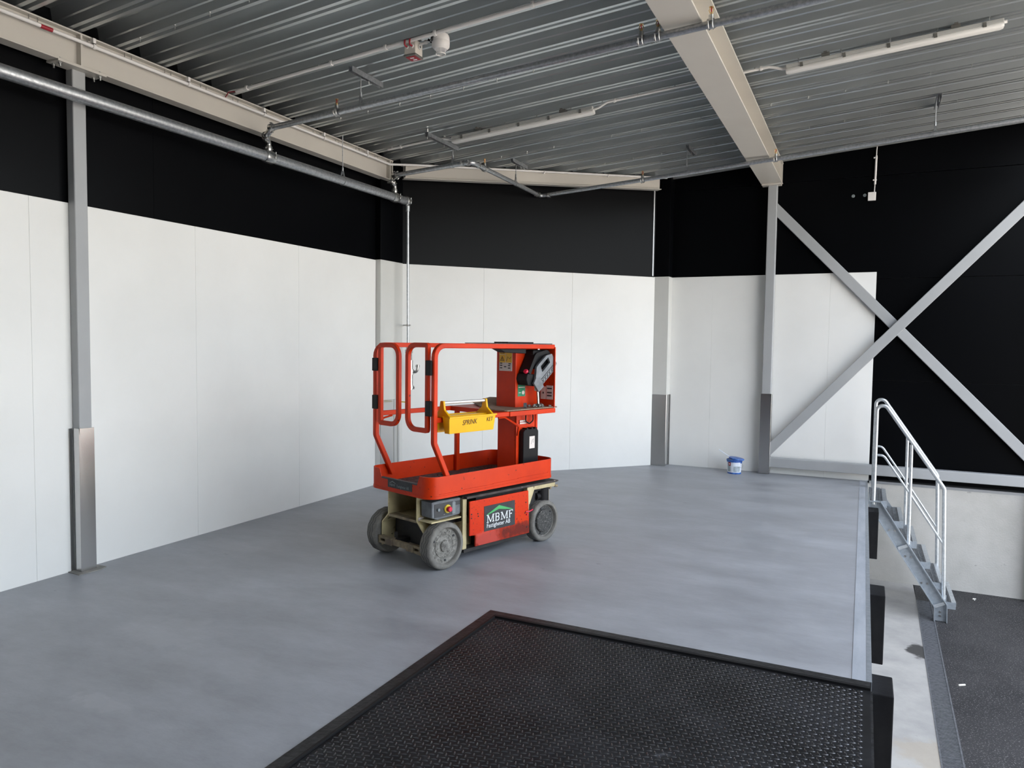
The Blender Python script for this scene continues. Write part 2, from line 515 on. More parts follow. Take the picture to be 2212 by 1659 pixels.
b.add([(-40, 12, ZG - .02), (14, 12, ZG - .02), (14, 70, ZG - .02), (-40, 70, ZG - .02)], [(0, 1, 2, 3)])
struct(b.build('ground_beyond', 'far_ground', smooth=0), 'unseen ground beyond the yard made pale to bounce sunlight inside', 'ground')

# drain: frame, then half-metre grate sections
dr = thing('drain_channel', 'slotted metal drain grate running between apron and asphalt', 'drain', (drain_x(yd), yd, ZG), math.atan(-0.0154), None)
b = MB()
L = 7.0
b.box(0, 0.012, -L, 0, -0.08, 0.003); b.box(dw - 0.012, dw, -L, 0, -0.08, 0.003); b.box(0, dw, -0.012, 0, -0.08, 0.003); b.box(0, dw, -L, 0, -0.1, -0.08)
b.build('frame', 'drain_iron', dr, smooth=0)
b = MB()
yy = -0.004
while yy > -0.5:
    b.obox((dw / 2, yy - 0.007, -0.006), (dw - 0.024, 0.0085, 0.014), Matrix.Rotation(0.16, 3, 'Z'))
    yy -= 0.0165
for x in (0.045, 0.074, 0.103):
    b.box(x - 0.0025, x + 0.0025, -0.498, -0.002, -0.018, -0.003)
g0 = b.build('grate_section', 'drain_iron', dr, smooth=0)
g0.location = (0, -0.012, 0)
for i in range(1, 13):
    g = g0.copy(); COL.objects.link(g); g.parent = dr; g.location = (0, -0.012 - i * 0.5, 0)

# ------------------------------------------------------------------ left wall
def wallbox(b, p0, p1, z0, z1, n, t0, t1):
    """slab between ground points p0,p1; thickness from t0 to t1 along inward normal n"""
    p0, p1, n = V3(p0), V3(p1), V3(n)
    q = [p0 + n * t0, p1 + n * t0, p1 + n * t1, p0 + n * t1]
    vs = [(p.x, p.y, z) for z in (z0, z1) for p in q]
    b.add(vs, [(3, 2, 1, 0), (4, 5, 6, 7), (0, 1, 5, 4), (1, 2, 6, 5), (2, 3, 7, 6), (3, 0, 4, 7)])
ZW = 2.54
ND = V3((1, 0.0144, 0)).normalized()
def lp(y): return V3((xl(y), y, 0))
b = MB()
wallbox(b, lp(YB), lp(7.3), -0.1, 4.1, ND, -0.30, -0.04)
wl = struct(b.build('wall_left', 'dark_backing', smooth=0), 'long left wall with white boards below and black cladding above', 'wall')
ys = [YB, -1.22, 0.02, 1.73, 2.95, 4.275, 5.50, 6.76]
for i in range(len(ys) - 1):
    b = MB(); wallbox(b, lp(ys[i] + 0.0004), lp(ys[i + 1] - 0.0004), 0.0, ZW, ND, -0.05, 0)
    b.build('wall_board', 'white_board', wl, bevel=0.0015, smooth=0, seg=1)
for z0, z1 in ((ZW + 0.001, 3.69), (3.692, 4.1)):
    for y0, y1 in ((YB, 0.5), (0.5, 3.9), (3.9, 7.2)):
        b = MB(); wallbox(b, lp(y0 + .001), lp(y1 - .001), z0, z1, ND, -0.05, -0.012)
        b.build('cladding_panel', 'black_cladding', wl, smooth=0)
# corner (diagonal) wall
b = MB(); wallbox(b, CH0 - CHD * 0.2, CH1 + CHD * 0.3, -0.1, 4.2, CHN, -0.30, -0.04)
wc = struct(b.build('wall_corner', 'dark_backing', smooth=0), 'diagonal corner wall with white boards below and glossy black cladding above', 'wall')
def cp(x): return CH0 + CHD * ((x - CH0.x) / CHD.x)
for x0, x1 in ((-4.99, -4.217), (-4.217, -3.402), (-3.402, -2.57)):
    b = MB(); wallbox(b, cp(x0 + .0004), cp(x1 - .0004), 0.0, ZW, CHN, -0.05, 0)
    b.build('wall_board', 'white_board', wc, bevel=0.0015, smooth=0, seg=1)
b = MB(); wallbox(b, cp(-4.99), cp(-2.57), ZW + .001, 4.15, CHN, -0.05, -0.012)
b.build('cladding_panel', 'black_cladding', wc, smooth=0)
for x in (-4.955, -2.592):
    b = MB(); wallbox(b, cp(x - .006), cp(x + .006), ZW + 0.015, 3.7, CHN, -0.012, -0.002)
    b.build('edge_flashing', 'flashing', wc, smooth=0)
# far wall
b = MB(); b.box(-2.8, 6.0, YF + 0.04, YF + 0.30, -0.1, 4.7)
wf = struct(b.build('wall_far', 'dark_backing', smooth=0), 'far end wall with white boards over the dock and black cladding beyond', 'wall')
for x0, x1 in ((-2.40, -1.835), (-1.835, -0.41), (-0.41, 0.098)):
    MB().box(x0 + .0004, x1 - .0004, YF, YF + .05, 0.0, ZW + .005).build('wall_board', 'white_board', wf, bevel=0.0015, smooth=0, seg=1)
for z0, z1 in ((0.03, 1.234), (1.24, 2.46), (2.466, 3.69), (3.696, 4.7)):
    if z1 < ZW:
        poly = [(.099, z0), (6.0, z0), (6.0, z1), (.099, z1)]
    elif z0 < ZW:
        poly = [(-2.8, ZW + .006), (.099, ZW + .006), (.099, z0), (6.0, z0), (6.0, z1), (-2.8, z1)]
    else:
        poly = [(-2.8, z0), (6.0, z0), (6.0, z1), (-2.8, z1)]
    MB().prism(poly, (0, YF + .012, 0), (1, 0, 0), (0, 0, 1), (0, 1, 0), .038).build('cladding_panel', 'black_cladding', wf, bevel=0.002, smooth=0)
# plinth under the black wall, yard side
b = MB(); b.box(XD - 0.05, 6.0, YF - 0.03, YF + 0.3, ZG - 0.1, -0.02)
pl = struct(b.build('wall_plinth', 'white_concrete', smooth=0), 'whitewashed concrete plinth wall beside the steel stairs', 'wall')
MB().box(XD + 0.02, 6.0, YF - 0.028, YF + 0.02, -0.02, 0.012).build('drip_flashing', 'flashing', pl, smooth=0)
# unseen rear wall behind the camera, added to block light from there
b = MB(); b.box(-5.3, 6.0, YB - 0.3, YB, ZG - 0.1, 4.7)
struct(b.build('wall_rear_block', 'black_cladding', smooth=0), 'unseen black rear wall added to block light from behind', 'wall')

# ------------------------------------------------------------------ pilaster casings
def casing(name, label, x0, x1, y0, y1, guard_z):
    t = thing(name, label, 'casing', ((x0 + x1) / 2, y0, 0), 0, None, 'structure')
    dx, w, d = -(x1 - x0) / 2, x1 - x0, y1 - y0
    MB().box(dx, dx + w, 0, d, 0, ZW + .005).build('lower_casing', 'casing_paint', t, bevel=0.004, smooth=0)
    MB().box(dx + .003, dx + w - .003, .003, d, ZW + .005, 4.0).build('upper_casing', 'black_cladding', t, bevel=0.003, smooth=0)
    b = MB(); b.box(dx - .006, dx + w + .006, -.006, 0.0, 0.004, guard_z); b.box(dx + w, dx + w + .006, -.006, d * .55, 0.004, guard_z)
    g = b.build('kick_guard', 'stainless', t, bevel=0.002, smooth=0)
    b = MB(); b.box(dx + w, dx + w + .012, d * .58, d * .66, 0.004, guard_z); b.box(dx + w, dx + w + .02, d * .74, d * .80, 0.004, guard_z)
    b.build('guard_rail', 'stainless', g, smooth=0)
    return t
casing('trim_1', 'pale box casing with steel kick guard between corner wall and far wall', -2.582, -2.378, 9.725, YF + .02, 0.965)
casing('trim_2', 'pale narrow box casing with kick guard at end of left wall', -5.10, -4.90, 6.765, 7.20, 0.965)

# ------------------------------------------------------------------ ceiling deck
PITCH_R, Y0R, DEP = 0.3335, 2.868, 0.142
def rib_profile(yc):
    return [(yc - .046, 0), (yc - .016, 0), (yc - .009, .034), (yc + .009, .034), (yc + .016, 0), (yc + .046, 0),
            (yc + .054, .055), (yc + .062, .062), (yc + .076, DEP), (yc + PITCH_R / 2 - .02, DEP), (yc + PITCH_R / 2, DEP - .014),
            (yc + PITCH_R / 2 + .02, DEP), (yc + PITCH_R - .076, DEP), (yc + PITCH_R - .062, .062), (yc + PITCH_R - .054, .055)]
ce = bpy.data.objects.new('ceiling', None); COL.objects.link(ce)
ce.location = (0, 0, roof_z(0))
struct(ce, 'sloping galvanized steel deck ceiling with deep ribs', 'ceiling')
k0 = math.ceil((YB - Y0R) / PITCH_R)
k1 = int((10.2 - Y0R) / PITCH_R)
SX0, SX1 = -5.25, XR
k = k0
while k < k1:
    prof = []
    m = min(3, k1 - k)
    for j in range(m):
        prof += rib_profile(Y0R + (k + j) * PITCH_R)
    prof.append((Y0R + (k + m) * PITCH_R - .046, 0))
    prof.append((Y0R + (k + m) * PITCH_R - .030, -.0012))
    b = MB()
    nP = len(prof)
    xs = [SX0, -1.0, XR]
    vs = [(x, y, 0.075 * x + z) for x in xs for y, z in prof]
    fs = [(i * nP + q, i * nP + q + 1, (i + 1) * nP + q + 1, (i + 1) * nP + q) for i in range(len(xs) - 1) for q in range(nP - 1)]
    b.add(vs, fs)
    sh = b.build('deck_sheet', 'deck_steel', ce, smooth=0)
    # lap screws hanging under the joint
    b = MB()
    x = -4.6 + random.random() * .2
    ylap = Y0R + k * PITCH_R - .038
    while x < XR:
        z = 0.075 * x
        b.cyl((x, ylap, z), (x, ylap, z - .028), 0.0028, 5)
        b.cyl((x, ylap, z), (x, ylap, z - .005), 0.007, 6)
        x += 0.30 + random.random() * .05
    s = b.build('lap_screws', 'fitting_steel', sh, smooth=0)
    s['kind'] = 'stuff'
    k += m
# roof slab above the deck (insulation and membrane) and edge fascia
b = MB()
b.add([(x, y, roof_z(x) + dz) for dz in (DEP + .003, DEP + .25) for (x, y) in ((-5.4, YB - .3), (XR, YB - .3), (XR, 10.4), (-5.4, 10.4))],
      [(3, 2, 1, 0), (4, 5, 6, 7), (0, 1, 5, 4), (1, 2, 6, 5), (2, 3, 7, 6), (3, 0, 4, 7)])
struct(b.build('roof_slab', 'dark_backing', smooth=0), 'flat roof build-up above the steel deck', 'roof')

# ------------------------------------------------------------------ steel frame
def ibeam(b, p0, p1, h, w, tf, tw, side):
    """I section along p0-p1 (top centre line), h deep"""
    p0, p1, s = V3(p0), V3(p1), V3(side).normalized()
    for (a0, a1, z0, z1) in ((-w/2, w/2, -tf, 0), (-w/2, w/2, -h, -h + tf), (-tw/2, tw/2, -h + tf, -tf)):
        vs = []
        for p in (p0, p1):
            for (a, z) in ((a0, z0), (a1, z0), (a1, z1), (a0, z1)):
                vs.append(p + s * a + V3((0, 0, z)))
        b.add(vs, [(0, 1, 2, 3), (7, 6, 5, 4), (0, 4, 5, 1), (1, 5, 6, 2), (2, 6, 7, 3), (3, 7, 4, 0)])

# main roof beam
t = thing('roof_beam', 'wide pale steel roof beam crossing the deck above the dock', 'beam', (-1.125, 9.86, 3.67))
b = MB(); ibeam(b, (0, 0, .262), (0, -14.8, .262), .262, .25, .014, .010, (1, 0, 0))
b.build('beam_section', 'beam_paint', t, bevel=0.002, smooth=0)
b = MB(); b.box(-.12, .12, -.012, 0, .014, .248); b.box(.006, .12, -.30, -.288, .014, .248); b.box(-.12, -.006, -.30, -.288, .014, .248)
b.build('stiffener_plate', 'beam_paint', t, smooth=0)
MB().box(-.115, .115, -.13, .0, -.022, 0.0).build('bearing_plate', 'beam_paint', t, bevel=0.004, smooth=0)
# eave beam on the left wall (slightly turned with the wall)
a_l = math.atan(0.0144)
t = thing('eave_beam', 'pale steel eave beam along the top of the left wall', 'beam', (xl(6.86) + 0.085, 6.90, 3.43), a_l)
b = MB(); ibeam(b, (0, 0, .222), (0, -11.8, .222), .222, .10, .010, .008, (1, 0, 0))
b.build('beam_section', 'beam_paint', t, bevel=0.0015, smooth=0)
b = MB()
for yy in (-3.66, -0.06, -0.012):
    b.box(.004, .048, yy - .006, yy + .006, .010, .212)
b.build('stiffener_plate', 'beam_paint', t, smooth=0)
b = MB()
yy = -11.0
while yy < -0.2:
    for d in (0, 0.055):
        b.cyl((.034, yy + d, .214), (.034, yy + d, .186), .0035, 6)
    yy += 0.3335
s = b.build('deck_screws', 'clip_steel', t, smooth=0); s['kind'] = 'stuff'
b = MB(); b.box(-.06, .06, -3.83, -3.49, -.012, 0)
b.build('bearing_plate', 'beam_paint', t, smooth=0)
b = MB()
for yy in (-3.80, -3.52):
    for xx in (-.03, .035):
        b.cyl((xx, yy, .02), (xx, yy, -.04), .006, 8); b.cyl((xx, yy, -.012), (xx, yy, -.024), .012, 6)
b.build('bolts', 'fitting_steel', t, smooth=0)
# corner eave beam, sloping with the roof
CB = lambda x, off: V3(((cp(x) + CHN * off).x, (cp(x) + CHN * off).y, 0))
p0 = CB(-4.92, .13); p1 = CB(-2.60, .13)
t = thing('corner_beam', 'pale steel eave beam sloping along the top of the diagonal wall', 'beam', (p0.x, p0.y, roof_z(p0.x) - .19))
o = V3((p0.x, p0.y, roof_z(p0.x) - .19))
b = MB(); ibeam(b, V3((p0.x, p0.y, roof_z(p0.x) - .004)) - o, V3((p1.x, p1.y, roof_z(p1.x) - .004)) - o, .165, .10, .009, .007, CHN)
b.build('beam_section', 'beam_paint', t, bevel=0.0015, smooth=0)
b = MB(); q = CHD * .02; b.obox(q + CHN * .028 + V3((0, 0, .1)), (.01, .046, .15), Matrix.Rotation(math.atan2(CHD.y, CHD.x), 3, 'Z'))
b.build('stiffener_plate', 'beam_paint', t, smooth=0)

# columns
def column(name, label, x0, x1, y0, y1, ztop, guard_z, mt):
    cx = (x0 + x1) / 2
    t = thing(name, label, 'column', (cx, y0, 0))
    w, d = x1 - x0, y1 - y0
    MB().box(-w/2, w/2, 0, d, 0.0, ztop).build('shaft', mt, t, bevel=0.008, smooth=0, seg=3)
    return t, w, d
t, w, d = column('wall_column', 'grey square steel column with polished guard against left wall', -4.912, -4.838, 3.212, 3.305, 3.425, 1.0, 'grey_paint')
b = MB(); b.box(w/2, w/2 + .011, -.012, d + .008, .006, 1.003); b.box(-w/2 + .032, w/2 + .011, -.012, -.003, .006, 1.003)
g = b.build('kick_guard', 'stainless', t, bevel=0.0015, smooth=0)
b = MB(); b.box(-w/2 - .012, -w/2 + .004, -.03, -.021, .006, 1.0); b.box(-w/2 - .004, -w/2 + .002, -.021, -.004, .006, 1.0)
b.build('guard_rail', 'stainless', g, smooth=0)
MB().prism([(-.04, -.05), (.09, -.055), (.10, .10), (.075, .155), (-.04, .15)], (0, 0, 0), (1, 0, 0), (0, 1, 0), (0, 0, 1), .006).build('grout_pad', 'grout', t, smooth=0)
t, w, d = column('end_column', 'grey square steel column carrying the roof beam at far wall', -1.165, -1.055, 9.775, 9.88, 3.652, 1.03, 'grey_paint')
b = MB(); b.box(-w/2 - .01, w/2 + .01, -.011, -.003, .006, 1.03); b.box(w/2 + .003, w/2 + .011, -.011, d * .35, .006, 1.03)
g = b.build('kick_guard', 'stainless', t, bevel=0.0015, smooth=0)
b = MB(); b.box(w/2 + .002, w/2 + .012, d * .5, d * .6, .006, 1.02); b.box(w/2 + .002, w/2 + .012, d * .72, d * .8, .006, 1.02)
b.build('guard_rail', 'stainless', g, smooth=0)
t, w, d = column('yard_column', 'grey square steel column standing in the yard at the end of the bracing', 1.80, 1.91, 9.775, 9.87, 4.15, 0, 'grey_paint')
for c in t.children:
    pass
MB().box(-w/2 - .04, w/2 + .04, -.04, d, ZG, 0.0).build('footing', 'dock_concrete', t, bevel=.01, smooth=0)

# bracing
def bar_obj(name, label, p0, p1, w, dep, y, mt, cat, x0, x1):
    """tube along the line p0-p1, cut upright at x0 and x1 where it meets the columns"""
    p0, p1 = V3(p0), V3(p1)
    k = (p1.z - p0.z) / (p1.x - p0.x)
    hv = w / 2 * math.sqrt(1 + k * k)
    za, zb = p0.z + k * (x0 - p0.x), p0.z + k * (x1 - p0.x)
    t = thing(name, label, cat, (x0, y, za))
    b = MB(); b.prism([(0, -hv), (x1 - x0, zb - za - hv), (x1 - x0, zb - za + hv), (0, hv)], (0, -dep / 2, 0), (1, 0, 0), (0, 0, 1), (0, 1, 0), dep)
    b.build('tube', mt, t, bevel=.006, smooth=0)
    return t
t = bar_obj('brace', 'pale grey diagonal brace rising from foot of end column', (-1.09, 0, 0.275), (1.83, 0, 3.53), .118, .055, 9.805, 'grey_paint', 'brace', -1.0565, 1.8015)
t = bar_obj('brace', 'pale grey diagonal brace falling from head of end column', (-1.12, 0, 3.42), (1.83, 0, 0.28), .118, .055, 9.862, 'grey_paint', 'brace', -1.0565, 1.8015)
t = bar_obj('tie_rail', 'pale grey horizontal steel rail low across the far wall', (-1.045, 0, .155), (1.83, 0, .152), .12, .10, 9.83, 'grey_paint', 'rail', -1.0565, 1.8015)

# ------------------------------------------------------------------ dock leveller
t = thing('dock_leveller', 'black lugged steel dock leveller plate set into the concrete floor', 'dock leveller', ((lx0 + lx1) / 2, (ly0 + ly1) / 2, 0))
o = V3(((lx0 + lx1) / 2, (ly0 + ly1) / 2, 0))
def lb(x0, x1, y0, y1, z0, z1): return MB().box(x0 - o.x, x1 - o.x, y0 - o.y, y1 - o.y, z0, z1)
fw = 0.062
lb(lx0, lx0 + fw, ly0, ly1, -.2, .004).build('frame_angle', 'frame_steel', t, bevel=.002, smooth=0)
lb(lx0 + fw, lx1, ly1 - fw, ly1, -.2, .004).build('frame_angle', 'frame_steel', t, bevel=.002, smooth=0)
lb(lx0 + fw, lx1, ly0, ly0 + fw, -.2, .004).build('frame_angle', 'frame_steel', t, bevel=.002, smooth=0)
b = lb(lx0 + fw, lx0 + fw + .012, ly0 + fw, ly1 - fw, -.2, .0065)
b.build('seal_strip', 'black_plastic', t, smooth=0)
lb(lx0 + fw, lx1, ly1 - fw - .022, ly1 - fw, -.2, .0075).build('seal_strip', 'black_plastic', t, smooth=0)
px0, px1, py0, py1 = lx0 + fw + .016, lx1, ly0 + fw + .022, ly1 - fw - .026
lb(px0, px1, py0, py1, -.02, -.003).build('deck_plate', 'lugged_steel', t, smooth=0)
lb(px0, px1 - .02, py0, py1, -.2, -.15).build('pit_base', 'dark_backing', t, smooth=0)
lb(lx1, XD + .006, py0, py1, -.20, -.004).build('lip_plate', 'frame_steel', t, smooth=0)
# teardrop lugs, far too many to count: one mesh
b = MB()
P = 0.0245
ni, nj = int((px1 - px0 - .02) / P), int((py1 - py0 - .02) / P)
base = [(-.5, 0), (-.2, .22), (.2, .24), (.5, 0), (.2, -.24), (-.2, -.22)]
for j in range(nj):
    for i in range(ni):
        cx, cy = px0 + .018 + i * P - o.x, py0 + .018 + j * P - o.y
        an = math.radians(16) if (i + j) % 2 == 0 else math.radians(-68)
        ca, sa = math.cos(an), math.sin(an)
        Lq, Wq = .031, .015
        vs = [(cx + (u * Lq) * ca - (v * Wq) * sa, cy + (u * Lq) * sa + (v * Wq) * ca, -.0035) for u, v in base]
        vs += [(cx - .007 * ca, cy - .007 * sa, 0.0002), (cx + .007 * ca, cy + .007 * sa, 0.0008)]
        b.add(vs, [(0, 1, 6), (1, 2, 7, 6), (2, 3, 7), (3, 4, 7), (4, 5, 6, 7), (5, 0, 6)])
me = bpy.data.meshes.new('tread_lugs'); me.from_pydata(b.v, [], b.f); me.shade_smooth(); me.materials.append(MATS['lug_steel'])
lug = bpy.data.objects.new('tread_lugs', me); COL.objects.link(lug); lug.parent = t; lug['kind'] = 'stuff'

# ------------------------------------------------------------------ bumpers
for (y0, zt, lab) in ((3.99, -.095, 'black rubber dock bumper beside the lugged leveller plate'),
                      (5.64, -.10, 'middle black rubber dock bumper between stair bumper and leveller bumper'),
                      (8.36, -.066, 'black rubber dock bumper half under the steel stairs')):
    t = thing('dock_bumper', lab, 'bumper', (XD - .012, y0, zt - .49))
    MB().box(0, .118, 0, .25, 0, .49).build('rubber_block', 'rubber_bumper', t, bevel=.006, smooth=0)
    b = MB()
    for zz in (.1, .39):
        for yy in (.06, .19):
            b.cut(); b.lathe([(0.0, .1185), (.008, .1185), (.013, .116)], (0, yy, zz), (1, 0, 0), 10)
    b.build('bolt_socket', 'black_plastic', t, smooth=0)

# ------------------------------------------------------------------ stairs
SY0, SY1 = 8.66, 9.45
st = thing('steel_stairs', 'galvanized steel stairs with double handrails climbing from yard to dock', 'stairs', (0.48, (SY0 + SY1) / 2, ZG))
so = V3((0.48, (SY0 + SY1) / 2, ZG))
def sp(x, y, z): return V3((x, y, z)) - so
for y in (SY0, SY1):
    sgn = 1 if y == SY1 else -1
    yin = y
    b = MB()
    # channel: web plate + flanges following the outline
    top = [(.10, -.005), (.212, -.005), (.857, -1.012), (.862, ZG + .004)]
    bot = [(.10, -.19), (.190, -.19), (.745, -1.047), (.749, ZG + .004)]
    ow = [(x, z) for x, z in top] + [(x, z) for x, z in reversed(bot)]
    b.prism(ow, sp(0, yin - .003, 0), (1, 0, 0), (0, 0, 1), (0, 1, 0), .006)
    for pth in (top, bot):
        b.sweep([sp(x, yin + sgn * .022 - sgn * .0, z) for x, z in pth], [(-.025, -.004), (.025, -.004), (.025, .004), (-.025, .004)], (0, 1, 0))
    s = b.build('stringer', 'galvanized_sheet', st, smooth=0)
    b = MB()
    for (x, z) in ((.30, -.30), (.355, -.30), (.46, -.56), (.515, -.56), (.62, -.82), (.675, -.82), (.80, -1.10), (.80, -1.14)):
        b.cut(); b.cyl(sp(x, yin + sgn * .003, z), sp(x, yin + sgn * .014, z), .011, 8)
    b.build('bolts', 'fitting_steel', s, smooth=0)
    b = MB()
    for (x, z) in ((.434, -.46), (.79, -1.02)):
        b.cut(); b.obox(sp(x, yin + sgn * .018, z), (.10, .036, .035), Matrix.Rotation(math.radians(-28), 3, 'Y'))
    b.build('splice_plate', 'galvanized_light', s, bevel=.003, smooth=0)
treads = [(.185, 0.0), (.33, -.20), (.46, -.40), (.59, -.60), (.72, -.80), (.835, -.99)]
for (x, z) in treads:
    b = MB()
    y0, y1 = SY0 + .012, SY1 - .012
    D = .15 if z == 0 else .19
    n = 6
    for i in range(n):
        xx = x - D / 2 + D * i / (n - 1)
        b.box(xx - .0015 - so.x, xx + .0015 - so.x, y0 - so.y, y1 - so.y, z - .03 - so.z, z - so.z)
    m = 24
    for i in range(m + 1):
        yy = y0 + (y1 - y0) * i / m
        b.box(x - D / 2 - so.x, x + D / 2 - so.x, yy - .0015 - so.y, yy + .0015 - so.y, z - .012 - so.z, z - .001 - so.z)
    tr = b.build('tread', 'galvanized', st, smooth=0)
    b = MB()
    b.box(x + D / 2 - .03 - so.x, x + D / 2 + .012 - so.x, y0 - so.y, y1 - so.y, z - .004 - so.z, z + .003 - so.z)
    b.box(x + D / 2 + .006 - so.x, x + D / 2 + .012 - so.x, y0 - so.y, y1 - so.y, z - .04 - so.z, z - so.z)
    b.build('nosing', 'galvanized_light', tr, smooth=0)
    b = MB()
    for yy in (y0, y1):
        b.cut(); b.prism([(-D / 2, -.07), (D / 2 + .01, -.07), (D / 2 + .01, .0), (-D / 2, .0)], V3((x, yy - .002, z)) - so, (1, 0, 0), (0, 0, 1), (0, 1, 0), .004)
    b.build('side_plate', 'galvanized_sheet', tr, smooth=0)
for y, dz in ((SY0, 0.0), (SY1, 0.015)):
    yy = y + (.0 if y == SY0 else 0)
    R = .019
    path = fillet([sp(.142, yy, -.04), sp(.142, yy, 1.018 + dz), sp(.228, yy, 1.018 + dz), sp(.79, yy, .19 + dz), sp(.826, yy, -.96)], [0, .055, .055, .06, 0], 7)
    hb = MB(); hb.tube(path, R, 14)
    h = hb.build('handrail', 'galvanized_light', st, smooth=60)
    b = MB(); b.tube(fillet([sp(.15, yy, .49), sp(.222, yy, .49), sp(.475, yy, .115)], [0, .06, 0], 6), .0125, 10)
    b.tube([sp(.475, yy, .115), sp(.80, yy, -.385)], .0125, 10)
    b.build('mid_rail', 'galvanized_light', h, smooth=60)
    b = MB(); b.tube([sp(.478, yy, .625 + dz), sp(.486, yy, -.43)], .017, 12)
    b.build('baluster', 'galvanized_light', h, smooth=60)
    b = MB()
    for x, z in ((.142, -.01), (.486, -.40), (.826, -.93)):
        b.cut(); b.obox(sp(x, yy + (.006 if y == SY0 else -.006), z - .02), (.05, .02, .06))
    b.build('post_foot', 'galvanized_sheet', h, bevel=.003, smooth=0)

# small scraps on the asphalt
for i, (x, y, a, lab) in enumerate(((.836, 7.055, .5, 'small straight white plastic scrap lying on asphalt'), (1.216, 9.60, 1.2, 'small curved white plastic scrap near plinth wall on asphalt'))):
    b = MB()
    if i == 0:
        b.tube([(-.03, 0, .008), (.03, .006, .008)], .008, 6)
    else:
        b.tube([(-.03, -.012, .006), (-.012, .012, .006), (.014, .014, .006), (.024, -.010, .006)], .006, 6)
    s = b.build('plastic_scrap', 'scrap')
    s.location = (x, y, ZG); s.rotation_euler = (0, 0, a)
    tag(s, lab, 'litter')

# ------------------------------------------------------------------ sprinkler pipework
def collar(b, p, ax, r, w):
    p, ax = V3(p), V3(ax).normalized()
    b.lathe([(r * .98, -w / 2), (r * 1.16, -w / 2), (r * 1.26, -w * .3), (r * 1.26, w * .3), (r * 1.16, w / 2), (r * .98, w / 2)], p, ax, 18)
def ears(b, p, ax, up, r):
    p, ax, up = V3(p), V3(ax).normalized(), V3(up).normalized()
    s = ax.cross(up).normalized()
    for sg in (-1, 1):
        c = p + s * sg * r * 1.42
        b.obox(c, (r * .5, r * .5, r * .55), Matrix((s, ax, up)).transposed())
        b.cyl(c - up * r * .75, c + up * r * .75, r * .14, 6)
def sprinkler(parent, p, ax, o, red=True):
    """upright head on a strap saddle: part with sub-parts"""
    p, ax = V3(p) - o, V3(ax).normalized()
    s = V3((0, 0, 1)).cross(ax).normalized()
    up = V3((0, 0, 1))
    r = .026
    b = MB()
    collar(b, p, ax, r * .98, .045)
    b.cyl(p + up * r * .8, p + up * (r + .028), .017, 10)
    for sg in (-1, 1):
        b.obox(p + s * sg * (r + .016) + up * .006, (.022, .03, .012), Matrix((s, ax, up)).transposed())
    hd = b.build('sprinkler_head', 'fitting_steel', parent, smooth=40)
    b = MB()
    for dx in (-.013, .013):
        pts = []
        for i in range(13):
            a = math.pi + math.pi * i / 12
            pts.append(p + ax * dx + (s * math.cos(a) + up * math.sin(a)) * (r + .006))
        pts = [pts[0] + up * .02] + pts + [pts[-1] + up * .02]
        b.tube(pts, .0042, 6)
    b.build('u_bolt', 'fitting_steel', hd, smooth=60)
    b = MB()
    h0 = p + up * (r + .028)
    b.cyl(h0, h0 + up * .016, .009, 8)
    for sg in (-1, 1):
        b.tube([h0 + up * .012 + ax * sg * .007, h0 + up * .030 + ax * sg * .014, h0 + up * .046 + ax * sg * .004], .003, 6)
    b.cyl(h0 + up * .046, h0 + up * .049, .015, 10)
    b.build('deflector', 'brass', hd, smooth=40)
    if red:
        b = MB(); b.cyl(h0 + up * .016, h0 + up * .044, .0035, 6)
        b.build('glass_bulb', 'red_glass', hd, smooth=40)

# main along the left wall with its drop pipe
MX, MZ, MR = -4.742, 3.222, .0445
mo = V3((MX, 7.06, 0))
t = thing('sprinkler_main', 'thick galvanized sprinkler main along left wall with thin drop pipe in corner', 'pipe', mo)
b = MB(); b.tube([(0, -12.0, MZ), (0, -.045, MZ)], MR, 24); b.build('main_pipe', 'galvanized', t, smooth=60)
b = MB()
for y, up in ((4.90, 1), (6.80, 1)):
    b.cut(); collar(b, (0, y - mo.y, MZ), (0, 1, 0), MR, .10); ears(b, (0, y - mo.y + .03, MZ + .012), (0, 1, 0), (0, 0, 1), MR * .9)
b.cut(); collar(b, (0, 2.62 - mo.y, MZ), (0, 1, 0), MR, .06)
b.cut(); collar(b, (0, -.03, MZ), (0, 1, 0), MR, .06); ears(b, (0, -.03, MZ), (0, 1, 0), (0, 0, 1), MR)
b.cyl((0, -.03, MZ), (0, .015, MZ), MR * 1.05, 20)
b.build('coupling', 'fitting_steel', t, smooth=40)
b = MB(); b.tube([(0, -.012, MZ - .02), (0, 0, MZ - .10), (.004, 0.012, 1.56)], .0155, 14)
b.cyl((0, -.004, MZ - .11), (0, -.002, MZ - .04), .024, 14)
dp = b.build('drop_pipe', 'galvanized_light', t, smooth=60)
b = MB()
b.cyl((.018, .018, 1.40), (.012, .016, 1.57), .034, 16); b.cyl((.014, .017, 1.50), (.014, .017, 1.54), .045, 16)
b.cyl((.030, .024, 1.08), (.030, .024, 1.42), .030, 14); b.cyl((.030, .024, 1.255), (.030, .024, 1.315), .042, 14); b.cyl((.030, .024, 1.09), (.030, .024, 1.13), .040, 12)
b.build('valve_body', 'fitting_steel', dp, smooth=40)
b = MB()
b.tube(fillet([(.004, .012, 1.285), (.105, .05, 1.285), (.112, .052, 1.37)], .03, 6), .017, 12)
b.cyl((.04, .025, 1.285), (.06, .034, 1.285), .026, 12); b.cyl((.110, .052, 1.34), (.112, .052, 1.365), .024, 12)
b.cut(); b.cyl((.004, .012, 1.10), (.075, .04, 1.10), .016, 10)
b.build('hose_outlet', 'fitting_steel', dp, smooth=40)
b = MB(); b.obox((-.055, -.01, .935), (.085, .012, .012)); b.cyl((.004, .012, .92), (.004, .012, 1.09), .018, 12)
b.build('valve_lever', 'stop_yellow', dp, smooth=0)
